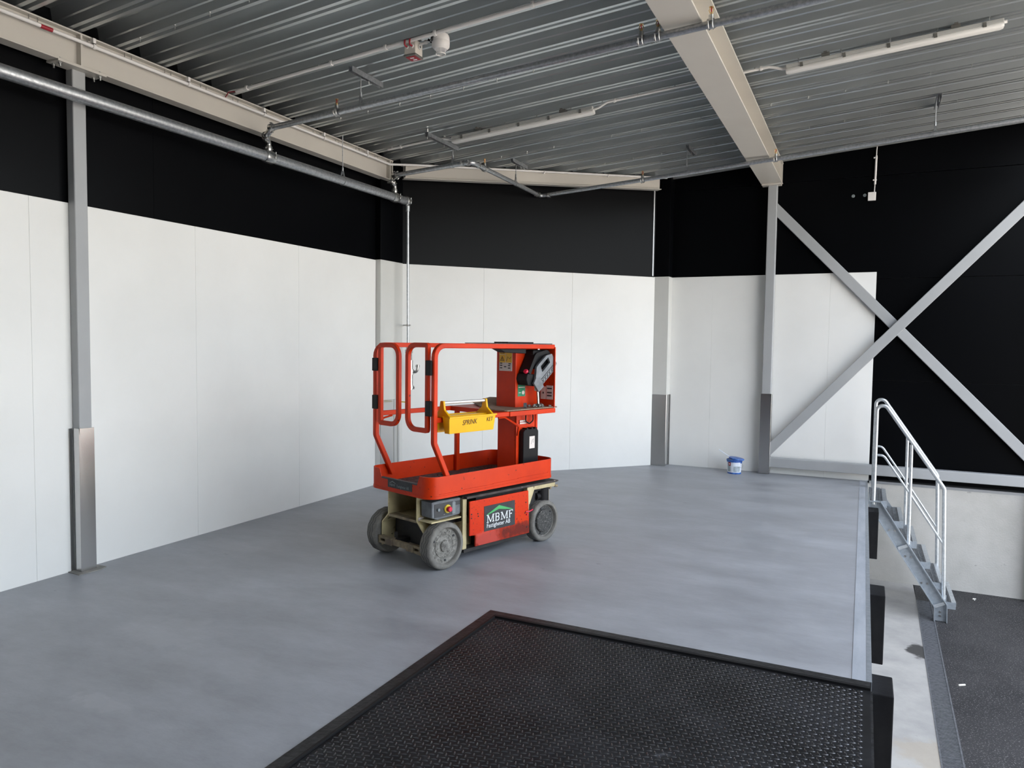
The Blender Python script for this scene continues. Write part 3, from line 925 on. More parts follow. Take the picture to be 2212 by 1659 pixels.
b = MB(); collar(b, (.002, .006, 1.82), (0, 0, 1), .0165, .022)
b.cyl((.002, .006, 1.82), V3((.002, .006, 1.82)) - CHN * .30, .006, 8); b.obox((-.04, .02, 1.82), (.05, .016, .016)); b.obox((.035, .0, 1.82), (.02, .012, .018))
b.build('wall_clamp', 'fitting_steel', dp, smooth=40)

# branch 1
def branch_up(parent, o, y, xm, end):
    """swing joint from main up to the branch start 'end' (world)"""
    b = MB()
    a = V3((xm, y, MZ + MR * .8)) - o
    e = V3(end) - o
    m1 = a + V3((0, 0, .085)); m2 = V3((e.x * .45 + a.x * .55, e.y, (a.z + .085 + e.z) / 2 + .0))
    path = fillet([a, m1, m2, e - V3((.02, 0, .055)), e + V3((.035, 0, 0.002))], [0, .03, .03, .03, 0], 5)
    b.tube(path, .025, 14)
    j = b.build('swing_joint', 'fitting_steel', parent, smooth=60)
    b = MB()
    d = V3((0, 0, 1))
    collar(b, a + V3((0, 0, .035)), d, .026, .04); ears(b, a + V3((0, 0, .035)), d, (1, 0, 0), .026)
    dd = (m2 - m1).normalized()
    b.cut(); collar(b, m1 * .45 + m2 * .55, dd, .026, .045); ears(b, m1 * .45 + m2 * .55, dd, (0, 1, 0), .026)
    b.cut(); collar(b, e + V3((.03, 0, .002)), (1, 0, .06), .026, .045); ears(b, e + V3((.03, 0, .002)), (1, 0, .06), (0, 1, 0), .026)
    b.build('grooved_coupling', 'fitting_steel', j, smooth=40)
def z1p(x): return 3.43 + (x + 4.60) * .0575
o1 = V3((-4.62, 4.80, 3.43))
t = thing('branch_pipe', 'thin galvanized sprinkler pipe crossing under the roof beam', 'pipe', o1)
b = MB(); b.tube([V3((-4.60, 4.80, z1p(-4.60))) - o1, V3((3.0, 4.735, z1p(3.0))) - o1], .024, 16)
b.build('pipe', 'galvanized', t, smooth=60)
branch_up(t, o1, 4.90, MX, (-4.64, 4.80, 3.43))
for x in (-3.905, -1.39, -1.278, -0.94):
    sprinkler(t, (x, 4.795 - (x + 4.6) * .0085, z1p(x)), (1, 0, .0575), o1)
# branch 2: out, along the corner, then across the far end
o2 = V3((-4.72, 6.72, 3.44))
def z3p(x): return 3.468 + (x + 3.70) * .059
t = thing('branch_pipe', 'zigzag galvanized sprinkler pipe from corner across the far end of ceiling', 'pipe', o2)
pa, pb = V3((-4.70, 6.74, 3.447)), V3((-3.80, 6.745, 3.497))
pc, pd = V3((-3.745, 6.80, 3.499)), V3((-3.715, 8.43, 3.470))
pe, pf = V3((-3.66, 8.47, 3.470)), V3((3.0, 8.20, z3p(3.0)))
b = MB(); b.tube(fillet([pa - o2, pb + V3((.06, 0, .003)) - o2, pd + V3((0, .045, 0)) - o2, pf - o2], [0, .05, .05, 0], 6), .024, 16)
b.build('pipe', 'galvanized', t, smooth=60)
branch_up(t, o2, 6.80, MX, (-4.73, 6.74, 3.445))
b = MB()
for p, ax in ((pb - V3((.05, 0, 0)), (1, 0, .05)), (pc + V3((0, .08, 0)), (0, 1, 0)), (pd - V3((0, .06, 0)), (0, 1, 0)), (pe + V3((.06, 0, 0)), (1, 0, .05)), (pb + V3((.02, -.0, 0)), (1, .3, .05))):
    b.cut(); collar(b, p - o2, ax, .025, .045); ears(b, p - o2, ax, (0, 0, 1), .026)
b.build('grooved_coupling', 'fitting_steel', t, smooth=40)
def y3(x): return 8.47 - (x + 3.66) * .0405
for x in (-2.40, -0.93):
    sprinkler(t, (x, y3(x), z3p(x)), (1, -.04, .059), o2)
sprinkler(t, (-3.742, 7.03, 3.4955), (0, 1, 0), o2)

# pipe hangers
def hanger(x, y, zpipe, rpipe, label, ang, along, rail=True, off=.05, L=.40, drop=0.0, top=.010):
    zr = roof_z(x)
    t = thing('pipe_hanger', label, 'hanger', (x, y, zr), 0, 'sprinkler pipe hangers')
    z0 = top - .006
    if rail:
        m = Matrix.Rotation(ang, 3, 'Z')
        b = MB()
        d = m @ V3((0, 1, 0)); s = m @ V3((1, 0, 0))
        b.obox(V3((0, 0, -.022 - drop)) + d * off, (.004, L, .040), m)
        b.obox(V3((0, 0, -.022 - drop)) + d * off + s * .034, (.004, L, .040), m)
        b.obox(V3((0, 0, -.003 - drop)) + d * off + s * .017, (.036, L, .004), m)
        b.build('strut_rail', 'galvanized', t, smooth=0)
        b = MB()
        ribs = [Y0R + j * PITCH_R - y for j in range(-20, 40)]
        for q in sorted({max(off - L / 2 + .015, min(off + L / 2 - .015, r)) for r in ribs if off - L / 2 - .04 < r < off + L / 2 + .04}):
            c = d * q + s * .017
            b.cut(); b.cyl(c + V3((0, 0, .03)), c + V3((0, 0, -.07 - drop)), .004, 6); b.cyl(c + V3((0, 0, -.012 - drop)), c + V3((0, 0, .002)), .011, 6)
        b.build('rail_bolt', 'fitting_steel', t, smooth=0)
        z0 = -.004 - drop
    zp = zpipe - zr
    b = MB(); b.cyl((0, 0, z0 + .006), (0, 0, zp + rpipe + .045), .0045, 8); b.cyl((0, 0, zp + rpipe + .05), (0, 0, zp + rpipe + .085), .010, 8)
    b.build('threaded_rod', 'galvanized', t, smooth=40)
    ax = V3(along).normalized(); s = V3((0, 0, 1)).cross(ax).normalized()
    pts = []
    for i in range(17):
        a = -math.pi / 2 + 2 * math.pi * (i - 8) / 16 * .86
        pts.append(V3((0, 0, zp)) + (s * math.cos(a) + V3((0, 0, 1)) * math.sin(a)) * (rpipe + .002))
    pts = [V3((0, 0, zp + rpipe + .055)) + s * .004 * (-1)] + pts + [V3((0, 0, zp + rpipe + .055)) + s * .004]
    b = MB(); b.sweep(pts, [(-.011, -.0016), (.011, -.0016), (.011, .0016), (-.011, .0016)], ax)
    b.build('pipe_loop', 'galvanized', t, smooth=40)
    return t
hanger(-3.665, 4.787, z1p(-3.665), .024, 'strut and rod hanger holding the pipe that crosses under roof beam', 0, (1, 0, .05))
hanger(-3.97, 6.744, 3.487, .024, 'strut and rod hanger at the tip of the long lamp', 0, (1, 0, .05), off=-.24, L=.60, drop=.032)
hanger(-3.724, 7.77, 3.482, .024, 'strut and rod hanger before the diagonal wall on the zigzag pipe', 0, (0, 1, 0))
hanger(-1.885, y3(-1.885), z3p(-1.885), .024, 'strut and rod hanger near the beam end on the zigzag pipe', 0, (1, 0, .05), off=.13)
hanger(.542, y3(.542), z3p(.542), .024, 'strut and rod hanger over the yard on the zigzag pipe', 0.0, (1, 0, .05))
hanger(MX, 5.905, MZ, MR, 'plain rod hanger holding the thick sprinkler main', 0, (0, 1, 0), rail=False)
hanger(MX, 2.64, MZ, MR, 'plain rod hanger on thick main beside the wall column', 0, (0, 1, 0), rail=False, top=.146)

# ------------------------------------------------------------------ lamps, conduits, detector
def lamp(x0, x1, y, label):
    xc = (x0 + x1) / 2
    L = x1 - x0
    t = thing('batten_lamp', label, 'lamp', (xc, y, roof_z(xc) - .004))
    t.rotation_euler = (0, -math.atan(.075), 0)
    prof = [(.043, -.006), (.043, -.032), (-.043, -.032), (-.043, -.006), (-.025, .0), (.025, .0)]
    b = MB(); b.prism(prof, (-L/2, 0, -.028), (0, 1, 0), (0, 0, 1), (1, 0, 0), L)
    b.build('housing', 'fixture_body', t, bevel=.004, smooth=0)
    b = MB()
    pts = rrect(.088, .040, .019, 4)
    n = len(pts)
    xs = [(-L/2 - .002, .80), (-L/2 + .02, 1.0), (L/2 - .02, 1.0), (L/2 + .002, .80)]
    vs, fs = [], []
    for x, s in xs:
        vs += [(x, p[0] * s, -.074 + p[1] * s) for p in pts]
    for i in range(3):
        fs += [(i*n+q, i*n+(q+1) % n, (i+1)*n+(q+1) % n, (i+1)*n+q) for q in range(n)]
    fs += [tuple(range(n)), tuple(range(4*n-1, 3*n-1, -1))]
    b.add(vs, fs)
    b.build('diffuser', 'diffuser', t, smooth=40)
    for i in range(5):
        xx = -L/2 + .12 + (L - .24) * i / 4
        b = MB()
        for sg in (-1, 1):
            b.cut(); b.obox((xx, sg * .046, -.058), (.022, .006, .034))
        b.build('clip', 'clip_steel', t, smooth=0)
    b = MB()
    for sg in (-.3, .3):
        b.cut(); b.box(sg * L - .03, sg * L + .03, -.03, .03, -.03, .0)
        b.box(sg * L - .012, sg * L + .012, -.06, .06, -.006, .002)
    b.build('ceiling_bracket', 'clip_steel', t, smooth=0)
    for sg in (-1, 1):
        b = MB(); b.cyl((sg * L/2, 0, -.05), (sg * (L/2 + .025), 0, -.05), .012, 10)
        b.build('cable_gland', 'white_plastic', t, smooth=40)
    return t
lamp(-3.83, -2.33, 6.50, 'long unlit batten lamp between left wall and roof beam')
lamp(-0.67, 0.83, 6.515, 'long unlit batten lamp on the yard side of roof beam')

def conduit(name, label, pts, r, clips, mt='white_plastic', reach=None):
    o = V3(pts[0])
    t = thing(name, label, 'conduit', o)
    b = MB(); b.tube([V3(p) - o for p in pts], r, 10); b.build('conduit_tube', mt, t, smooth=60)
    b = MB()
    for p in clips:
        p = V3(p) - o
        b.cut(); b.lathe([(r, -.010), (r * 1.5, -.010), (r * 1.5, .010), (r, .010)], p, (V3(pts[1]) - V3(pts[0])), 10)
        b.obox(p + V3((0, 0, r * .95)), (.02, .02, r * 1.3))
        if reach and p.y + o.y < 6.6:
            b.box(p.x - .022, p.x + .010, p.y - .01, p.y + .01, p.z, p.z + reach)
    if clips:
        b.build('saddle_clip', 'white_plastic', t, smooth=40)
    return t
rz = lambda x, d=.016: roof_z(x) - d
# cable conduit with fire box and sounder
c1 = conduit('cable_conduit', 'white cable conduit crossing ceiling beside the red box', [(-4.70, 4.497, rz(-4.70)), (-1.24, 4.497, rz(-1.24))], .0125,
        [(x, 4.497, rz(x)) for x in (-4.58, -3.72, -3.22, -2.80, -2.05)])
b = MB(); b.tube([(-.01, 0, 0), (-.07, -.01, .0), (-.16, .03, -.03)], .005, 6); b.build('red_cable', 'red_plastic', c1, smooth=60)
t = thing('fire_junction_box', 'small beige junction box with red label under ceiling', 'junction box', (-3.02, 4.558, roof_z(-3.02)))
b = MB(); b.box(-.048, .048, -.048, .048, -.102, -.002); b.build('box_body', 'box_beige', t, bevel=.006, smooth=0)
b = MB(); b.box(-.052, .052, -.052, .052, -.116, -.100); b.build('lid', 'clip_steel', t, bevel=.004, smooth=0)
MB().box(-.038, .038, -.040, .040, -.119, -.1155).build('red_label', 'red_plastic', t, smooth=0)
b = MB(); b.box(-.016, .014, -.022, -.008, -.1205, -.1185); b.cut(); b.box(-.012, .018, .012, .026, -.1205, -.1185); b.build('label_print', 'sign_white', t, smooth=0)
b = MB()
for dx in (-.02, .022):
    b.tube(fillet([(dx, -.048, -.05), (dx, -.085, -.05), (dx - .004, -.075, .004), (dx - .006, -.060, -.012)], .012, 4), .0065, 8)
b.build('red_cable', 'red_plastic', t, smooth=60)
b = MB()
for dx in (-.02, .022):
    b.cut(); b.lathe([(.008, 0), (.014, 0), (.014, .010), (.008, .010)], (dx, -.058, -.05), (0, 1, 0), 10)
b.cut(); b.lathe([(.008, 0), (.017, 0), (.017, .010), (.008, .010)], (.048, 0, -.045), (1, 0, 0), 10)
b.build('cable_gland', 'white_plastic', t, smooth=40)
conduit('cable_conduit', 'short white conduit between red box and round sounder', [(-2.966, 4.560, rz(-2.966, .030)), (-2.866, 4.568, rz(-2.866, .022))], .009, [(-2.915, 4.564, rz(-2.915, .025))])
t = thing('alarm_sounder', 'round white alarm sounder with wire cage under ceiling', 'alarm sounder', (-2.80, 4.575, roof_z(-2.80)))
b = MB(); b.lathe([(0, .001), (.055, .001), (.062, -.012), (.064, -.040), (.062, -.046), (.064, -.050), (.062, -.082), (.045, -.100), (0, -.102)], (0, 0, 0), (0, 0, 1), 24)
b.build('sounder_body', 'white_plastic', t, smooth=40)
b = MB()
for i in range(6):
    a = i * math.pi / 3
    b.tube([(.034 * math.cos(a), .034 * math.sin(a), -.098), (.034 * math.cos(a), .034 * math.sin(a), -.130)], .003, 6)
b.tube([(.034 * math.cos(i * math.pi / 8), .034 * math.sin(i * math.pi / 8), -.131) for i in range(16)], .004, 6, True)
b.tube([(-.034, 0, -.131), (.034, 0, -.131)], .003, 6)
b.build('wire_cage', 'white_plastic', t, smooth=60)
b = MB(); b.lathe([(0, .012), (.012, .012), (.016, .008), (.016, 0)], (-.040, -.045, -.035), (-.66, -.75, 0), 12); b.build('knockout', 'control_dark', t, smooth=40)
b = MB(); b.tube([(-.06, 0, -.035), (-.075, -.004, -.036), (-.095, -.02, -.02)], .008, 8); b.build('cable', 'black_plastic', t, smooth=60)
# lamp feeds
conduit('cable_conduit', 'white conduit feeding wall end of the long lamp', [(-4.62, 6.502, rz(-4.62)), (-4.50, 6.502, rz(-4.50)), (-3.98, 6.502, rz(-3.98)), (-3.845, 6.50, rz(-3.845, .055))], .011,
        [(-4.46, 6.502, rz(-4.46)), (-4.02, 6.502, rz(-4.02))])
conduit('cable_conduit', 'white conduit from long lamp to roof beam', [(-2.315, 6.50, rz(-2.315, .054)), (-2.28, 6.50, rz(-2.28, .05)), (-2.235, 6.502, rz(-2.235, .03)), (-2.20, 6.502, rz(-2.20)), (-1.25, 6.502, rz(-1.25))], .011, [(-2.13, 6.502, rz(-2.13))])
conduit('cable_conduit', 'white conduit from roof beam to yard side lamp', [(-1.00, 6.50, rz(-1.0)), (-0.80, 6.50, rz(-.80)), (-.755, 6.505, rz(-.755, .03)), (-.69, 6.515, rz(-.69, .054))], .011, [(-.86, 6.50, rz(-.86))])
# eave conduit along left beam then the corner beam
ex0 = xl(6.86) + 0.085 + .060
ce_pts = [(ex0 + (6.90 - 2.0) * .0144, 2.0, 3.590), (ex0, 6.82, 3.594)]
cq = [CB(x, .190) for x in (-4.80, -4.70, -2.55)]
ce_pts += [(q.x, q.y, roof_z(q.x) - .022) for q in cq]
te = conduit('eave_conduit', 'white conduit following the top edge of both eave beams', ce_pts, .0125,
        [(ex0 + (6.90 - y) * .0144, y, 3.592) for y in (3.32, 4.10, 4.9, 5.7, 6.4)] + [(CB(x, .190).x, CB(x, .190).y, roof_z(x) - .020) for x in (-4.6, -4.25, -3.75, -3.15)], reach=.053)
o = V3(ce_pts[0])
b = MB(); p = V3((ex0 + (6.90 - 2.96) * .0144, 2.96, 3.590)) - o
b.cyl(p, p + V3((0, .075, 0)), .0135, 10); b.build('red_sleeve', 'red_plastic', te, smooth=40)
# wall box on the black cladding
t = thing('wall_sensor_box', 'small white square box on the black wall above bracing', 'junction box', (.013, YF + .012, 3.40))
MB().box(-.044, .044, -.035, .002, 0, .10).build('box_body', 'white_plastic', t, bevel=.006, smooth=0)
b = MB(); b.tube([(.024, -.018, .10), (.026, -.016, .17), (.026, -.016, .20)], .006, 8); b.cyl((.028, -.016, .19), (.032, -.016, .53), .0125, 10)
b.tube([(.032, -.016, .52), (.033, -.016, .60), (.04, -.03, .66)], .006, 8)
b.build('conduit_tube', 'white_plastic', t, smooth=60)
b = MB()
for zz in (.235, .50): b.cut(); b.box(.004, .046, -.026, .002, zz, zz + .014)
b.build('saddle_clip', 'white_plastic', t, smooth=0)
for x, lab in ((-.192, 'round grey wall plug farther from the white sensor box'), (-.065, 'round grey wall plug right beside the white sensor box')):
    b = MB(); b.lathe([(0, .002), (.006, .002), (.008, .008), (.017, .008), (.020, 0)], (0, 0, 0), (0, -1, 0), 14)
    p = b.build('wall_plug', 'sign_grey', smooth=40); p.location = (x, YF + .012, 3.472)
    tag(p, lab, 'plug')

# ------------------------------------------------------------------ mast lift (local: x right side, y towards mast, z up)
lift = thing('mast_lift', 'orange and cream mobile mast lift with railed platform standing on the dock', 'lift', (-2.833, 5.064, 0), -math.radians(17.30))
RW = .17
def wheel(x, y, dark):
    sg = 1 if x > 0 else -1
    b = MB()
    prof = [(.060, -.055), (.130, -.055), (.150, -.058), (.162, -.052), (.170, -.036), (.170, .036), (.163, .050), (.152, .056), (.138, .056), (.132, .050), (.128, .030), (.120, .026), (.060, .026)]
    b.lathe(prof, (0, 0, 0), (sg, 0, 0), 48)
    w = b.build('wheel', 'tyre', lift, smooth=35)
    w.location = (x, y, RW)
    b = MB()
    if not dark:
        b.lathe([(.126, .028), (.090, .026), (.086, .031), (.082, .031), (.078, .027), (.044, .030), (.040, .040), (.030, .046), (.0, .047)], (0, 0, 0), (sg, 0, 0), 40)
    else:
        b.lathe([(.126, .028), (.096, .026), (.093, .040), (.086, .046), (.0, .050)], (0, 0, 0), (sg, 0, 0), 40)
    h = b.build('hub', 'hub_dark' if dark else 'hub_grey', w, smooth=35)
    b = MB()
    n = 3 if not dark else 5
    for i in range(n):
        a = 2 * math.pi * i / n + .6
        b.cyl((sg * .024, .106 * math.cos(a), .106 * math.sin(a)), (sg * .034, .106 * math.cos(a), .106 * math.sin(a)), .008, 8)
    b.build('hub_bolts', 'control_dark', w, smooth=0)
    # zigzag tread grooves as thin raised ribs
    b = MB()
    for off in (-.022, .006, .030):
        pts = []
        for i in range(64):
            a = 2 * math.pi * i / 64
            pts.append((sg * (off + (.006 if i % 4 < 2 else -.006)), .1704 * math.cos(a), .1704 * math.sin(a)))
        b.tube(pts, .0016, 4, True)
    b.build('tread_groove', 'control_dark', w, smooth=0)
wheel(.313, -.532, False); wheel(-.313, -.532, False); wheel(.313, .556, True); wheel(-.313, .556, True)

# chassis
b = MB()
pl_ = [(.165, .512), (.165, .335), (.242, .262), (.242, .085)]
for sg in (-1, 1):
    b.sweep([(sg * x, -.40, z) for x, z in pl_], [(-.245, -.006), (.245, -.006), (.245, .006), (-.245, .006)], (0, 1, 0))
ch = b.build('front_plates', 'cream', lift, bevel=.003, smooth=0)
b = MB(); b.box(-.16, .16, -.19, -.17, .10, .50); b.box(-.165, .165, -.58, -.17, .325, .337)
b.build('front_bulkhead', 'cream', ch, smooth=0)
MB().box(-.228, .228, -.53, -.20, .10, .318).build('drive_housing', 'dark_machinery', ch, bevel=.01, smooth=0)
b = MB(); b.box(-.165, .165, -.644, -.58, .318, .338); b.build('step_lip', 'cream_dirty', ch, bevel=.004, smooth=0)
b = MB(); b.box(-.17, .17, -.668, -.638, .115, .158); b.box(-.165, -.085, -.676, -.634, .108, .165); b.box(.085, .165, -.676, -.634, .108, .165)
for sg in (-1, 1):                       # ends with open slots
    xa, xb = sorted((sg * .165, sg * .247))
    b.box(xa, xb, -.674, -.636, .145, .165); b.box(xa, xb, -.674, -.636, .108, .127)
    xa, xb = sorted((sg * .225, sg * .247)); b.box(xa, xb, -.674, -.636, .108, .165)
tb = b.build('tie_bar', 'cream_dirty', lift, bevel=.003, smooth=0)
b = MB()
b.cyl((-.10, -.62, .15), (-.10, -.62, .205), .014, 10); b.box(-.118, -.045, -.645, -.39, .135, .160)
b.build('steering_pin', 'dark_machinery', tb, smooth=0)
b = MB()
b.box(-.335, .335, -.335, .36, .075, .10); b.box(-.30, .30, -.18, .66, .10, .47); b.box(-.26, .26, .36, .70, .16, .30)
b.build('chassis_core', 'dark_machinery', lift, smooth=0)
b = MB()
b.box(.318, .332, -.345, -.305, .10, .475); b.cut(); b.box(-.332, -.318, -.345, .36, .10, .475)
b.cut(); b.box(-.30, .30, .66, .675, .16, .47); b.cut(); b.box(.30, .345, .352, .372, .11, .47)
b.box(.22, .345, .372, .70, .452, .470); b.prism([(.372, .452), (.372, .33), (.385, .33), (.44, .44), (.70, .435), (.70, .452)], (.33, 0, 0), (0, 1, 0), (0, 0, 1), (1, 0, 0), .012)
b.build('side_frame', 'cream', lift, bevel=.003, smooth=0)
b = MB(); b.prism([(-.33, .478), (.70, .474), (.725, .478), (.725, .488), (.70, .492), (-.33, .496)], (-.345, 0, 0), (0, 1, 0), (0, 0, 1), (1, 0, 0), .705)
b.build('deck_plate', 'dark_plate', lift, bevel=.003, smooth=0)
b = MB(); b.cyl((.30, .585, .325), (.30, .585, .44), .055, 18); b.cyl((.30, .50, .37), (.30, .56, .37), .03, 12); b.box(.24, .33, .42, .66, .42, .45)
b.build('drive_motor', 'black_plastic', lift, bevel=.004, smooth=35)
b = MB(); b.cyl((.335, .70, .44), (.335, .735, .435), .012, 8); b.cyl((.33, .645, .43), (.345, .645, .43), .012, 8); b.build('tie_lug', 'cream_dirty', lift, smooth=0)
# door and MBMF sign
b = MB(); b.prism([(-.302, .457), (.345, .452), (.362, .105), (-.242, .11), (-.242, .195), (-.300, .20)], (.348, 0, 0), (0, 1, 0), (0, 0, 1), (1, 0, 0), .014)
door = b.build('door', 'orange_door', lift, bevel=.004, smooth=0)
b = MB()
for (y, z) in ((-.285, .36), (-.285, .33), (-.22, .355), (.315, .36), (.305, .275), (.33, .16), (-.215, .335)):
    b.cyl((.360, y, z), (.3665, y, z), .005, 6)
b.build('door_screws', 'control_dark', door, smooth=0)
b = MB(); b.tube([(.366, .31, .285), (.376, .345, .285), (.37, .39, .292)], .006, 8); b.cyl((.36, .325, .26), (.372, .325, .26), .007, 8)
b.build('latch', 'stop_red', door, smooth=40)
XS = .3625
b = MB(); b.prism([(-.155, .399), (.183, .399), (.188, .204), (-.152, .207)], (XS - .001, 0, 0), (0, 1, 0), (0, 0, 1), (1, 0, 0), .003)
sign = b.build('company_sign', 'sign_dark', lift, smooth=0)
sign['label'] = 'dark MBMF Fastigheter AB sign with green roof emblem'
XT = .3642
b = MB(); b.prism([(-.132, .330), (.006, .386), (.165, .333), (.148, .333), (.002, .357), (-.112, .330)], (XT, 0, 0), (0, 1, 0), (0, 0, 1), (1, 0, 0), .0012)
b.build('roof_emblem', 'sign_green', sign, smooth=0)
# serif capitals built from strokes
def strokes(b, segs, o, hgt, wid):
    for (x0, y0, x1, y1, w) in segs:
        p0, p1 = V3((x0 * wid, y0 * hgt, 0)), V3((x1 * wid, y1 * hgt, 0))
        d = (p1 - p0).normalized(); n = V3((-d.y, d.x, 0)) * w * hgt / 2
        poly = [p0 + n, p0 - n, p1 - n, p1 + n]
        b.prism([(p.x, p.y) for p in poly], o, (0, 1, 0), (0, 0, 1), (1, 0, 0), .0012)
SER = lambda x, y: (x - .13, y, x + .13, y, .09)
def letter(ch):
    if ch == 'M':
        return [(.14, 0, .14, 1, .09), (.16, 1, .52, .02, .15), (.50, .02, .86, 1, .09), (.86, 0, .86, 1, .16), SER(.14, .03), SER(.86, .03), (.0, .97, .24, .97, .09), (.76, .97, 1.0, .97, .09)]
    if ch == 'B':
        s = [(.20, 0, .20, 1, .16), (.05, .03, .55, .03, .09), (.05, .97, .52, .97, .09), (.2, .52, .55, .52, .09)]
        for cy, r, w in ((.745, .225, .13), (.275, .25, .15)):
            P_ = [(.55 + .25 * math.cos(a), cy + r * math.sin(a)) for a in [math.pi / 2 - math.pi * i / 7 for i in range(8)]]
            s += [(P_[i][0], P_[i][1], P_[i + 1][0], P_[i + 1][1], w) for i in range(7)]
        return s
    return [(.22, 0, .22, 1, .16), (.05, .97, .85, .97, .09), (.84, .99, .84, .78, .09), (.22, .52, .62, .52, .09), (.62, .62, .62, .42, .09), SER(.22, .03)]
b = MB()
y = -.128
for ch_, wd in (('M', .082), ('B', .056), ('M', .082), ('F', .054)):
    strokes(b, letter(ch_), (XT, y, .270), .058, wd)
    y += wd + .007
b.build('sign_letters', 'sign_white', sign, smooth=0)
text_mesh('Fastigheter AB', .047, 'sign_text', 'sign_white', sign, (XT, -.128, .230), (0, 1, 0), (0, 0, 1), sx=.93)
# ground control box
b = MB(); b.prism([(-.625, .488), (-.56, .492), (-.355, .488), (-.345, .48), (-.345, .375), (-.36, .365), (-.57, .355), (-.62, .375)], (.19, 0, 0), (0, 1, 0), (0, 0, 1), (1, 0, 0), .118)
gc = b.build('ground_control', 'control_grey', lift, bevel=.006, smooth=0)
b = MB(); b.box(.307, .311, -.60, -.425, .375, .472); b.box(.307, .312, -.40, -.355, .44, .468); b.build('control_face', 'control_dark', gc, smooth=0)
b = MB(); b.lathe([(.0, .010), (.030, .010), (.032, 0)], (.309, -.478, .425), (1, 0, 0), 18); b.build('stop_ring', 'stop_yellow', gc, smooth=40)
b = MB(); b.lathe([(.0, .036), (.016, .035), (.021, .028), (.021, .020), (.013, .016), (.013, .006)], (.312, -.478, .425), (1, 0, 0), 18); b.build('stop_button', 'stop_red', gc, smooth=40)
b = MB(); b.cyl((.309, -.567, .43), (.322, -.567, .43), .011, 10); b.box(.309, .312, -.43, -.40, .38, .465); b.box(.309, .313, -.515, -.505, .385, .39); b.build('key_switch', 'sign_grey', gc, smooth=0)
MB().box(.20, .325, -.64, -.355, .342, .352).build('control_bracket', 'cream', gc, smooth=0)
MB().box(.1725, .1745, -.635, -.585, .335, .36).build('warning_label', 'label_white', ch, smooth=0)

# platform tray: rounded toe-boards, front opening
TW, TL, TR = .362, .682, .095
def rr_path(inset=0.0):
    w, l, r = TW - inset, TL - inset, TR - inset
    return [(x, y) for x, y in rrect(2 * w, 2 * l, r, 6)]
Z0, Z1 = .525, .677
outer, inner = rr_path(0), rr_path(.006)
b = MB()
n = len(outer)
vs, fs = [], []
# board as closed ring, then the front middle is lowered by cutting it in quads
def seg_top(x, y):
    return .612 if (y < -TL + .02 and -.20 < x < .22) else Z1
ring_o, ring_i = [], []
def dens(path):
    out = []
    for i, p in enumerate(path):
        q = path[(i + 1) % len(path)]
        out.append(p)
        if p[1] < -TL + .01 and q[1] < -TL + .01:
            for xx in (-.205, -.200, .215, .220):
                pass
    return out
def front_split(path, yf):
    out = []
    for i, p in enumerate(path):
        out.append(p)
        q = path[(i + 1) % len(path)]
        if abs(p[1] - yf) < 1e-4 and abs(q[1] - yf) < 1e-4 and q[0] > p[0]:
            for xx in (-.225, -.200, .215, .240):
                out.append((xx, yf))
    return out
po, pi_ = front_split(outer, -TL), front_split(inner, -TL + .006)
n = len(po)
def ztop(x, y):
    if y < -TL + .02:
        if -.201 <= x <= .216: return .612
    return Z1
for (x, y), (xi, yi) in zip(po, pi_):
    vs += [(x, y, Z0), (x, y, ztop(x, y)), (xi, yi, ztop(xi, yi)), (xi, yi, Z0)]
for i in range(n):
    j = (i + 1) % n
    for q in range(4):
        r_ = (q + 1) % 4
        fs.append((i * 4 + q, i * 4 + r_, j * 4 + r_, j * 4 + q))
b.add(vs, fs)
toe = b.build('toe_board', 'orange', lift, smooth=35)
b = MB(); b.prism([(x * .985, y * .992) for x, y in rrect(2 * TW, 2 * TL, TR, 6)], (0, 0, .520), (1, 0, 0), (0, 1, 0), (0, 0, 1), .022)
b.build('platform_floor', 'floor_grit', lift, smooth=0)
b = MB()
for x, z in ((-.10, .612), (.165, .612)):
    pass
b.box(-.20, .215, -TL - .001, -TL + .02, .606, .618)
b.build('sill_strip', 'control_dark', toe, bevel=.003, smooth=0)
b = MB()
outp = rrect(2 * TW + .006, 2 * TL + .006, TR + .003, 6)
kk = len(outp)
vs, fs = [], []
for (x, y) in outp: vs += [(x, y, .520), (x, y, .540), (x * .99, y * .995, .540), (x * .99, y * .995, .520)]
for i in range(kk):
    j = (i + 1) % kk
    for q in range(4):
        r_ = (q + 1) % 4
        fs.append((i*4+q, i*4+r_, j*4+r_, j*4+q))
b.add(vs, fs)
b.build('lower_trim', 'orange', toe, smooth=35)
b = MB()
for (y0, y1, z) in ((-.60, -.36, .551), (-.36, -.06, .556), (-.06, .22, .560), (.22, .58, .566)):
    b.cut(); b.box(TW - .002, TW + .0036, y0, y1, z, z + .0022)
    b.box(TW - .002, TW + .0036, y1 - .003, y1, z, z + .0075)
b.build('panel_lap', 'orange', toe, smooth=0)
b = MB(); b.box(-.118, .160, -TL - .004, -TL, .552, .612); fs_ = b.build('front_sign', 'sign_dark', toe, smooth=0)
fs_['label'] = 'dark front sign with small roof emblem and company name'
b = MB(); b.prism([(-.10, .585), (-.062, .603), (-.02, .586), (-.028, .586), (-.062, .596), (-.09, .585)], (0, -TL - .0042, 0), (1, 0, 0), (0, 0, 1), (0, -1, 0), .0008); b.build('front_emblem', 'sign_grey', toe, smooth=0)
text_mesh('MBMF', .026, 'front_text', 'sign_grey', toe, (-.098, -TL - .0045, .563), (1, 0, 0), (0, 0, 1), sx=1.0)
text_mesh('Fastigheter AB', .030, 'front_text', 'sign_grey', toe, (-.012, -TL - .0045, .562), (1, 0, 0), (0, 0, 1), sx=.78)
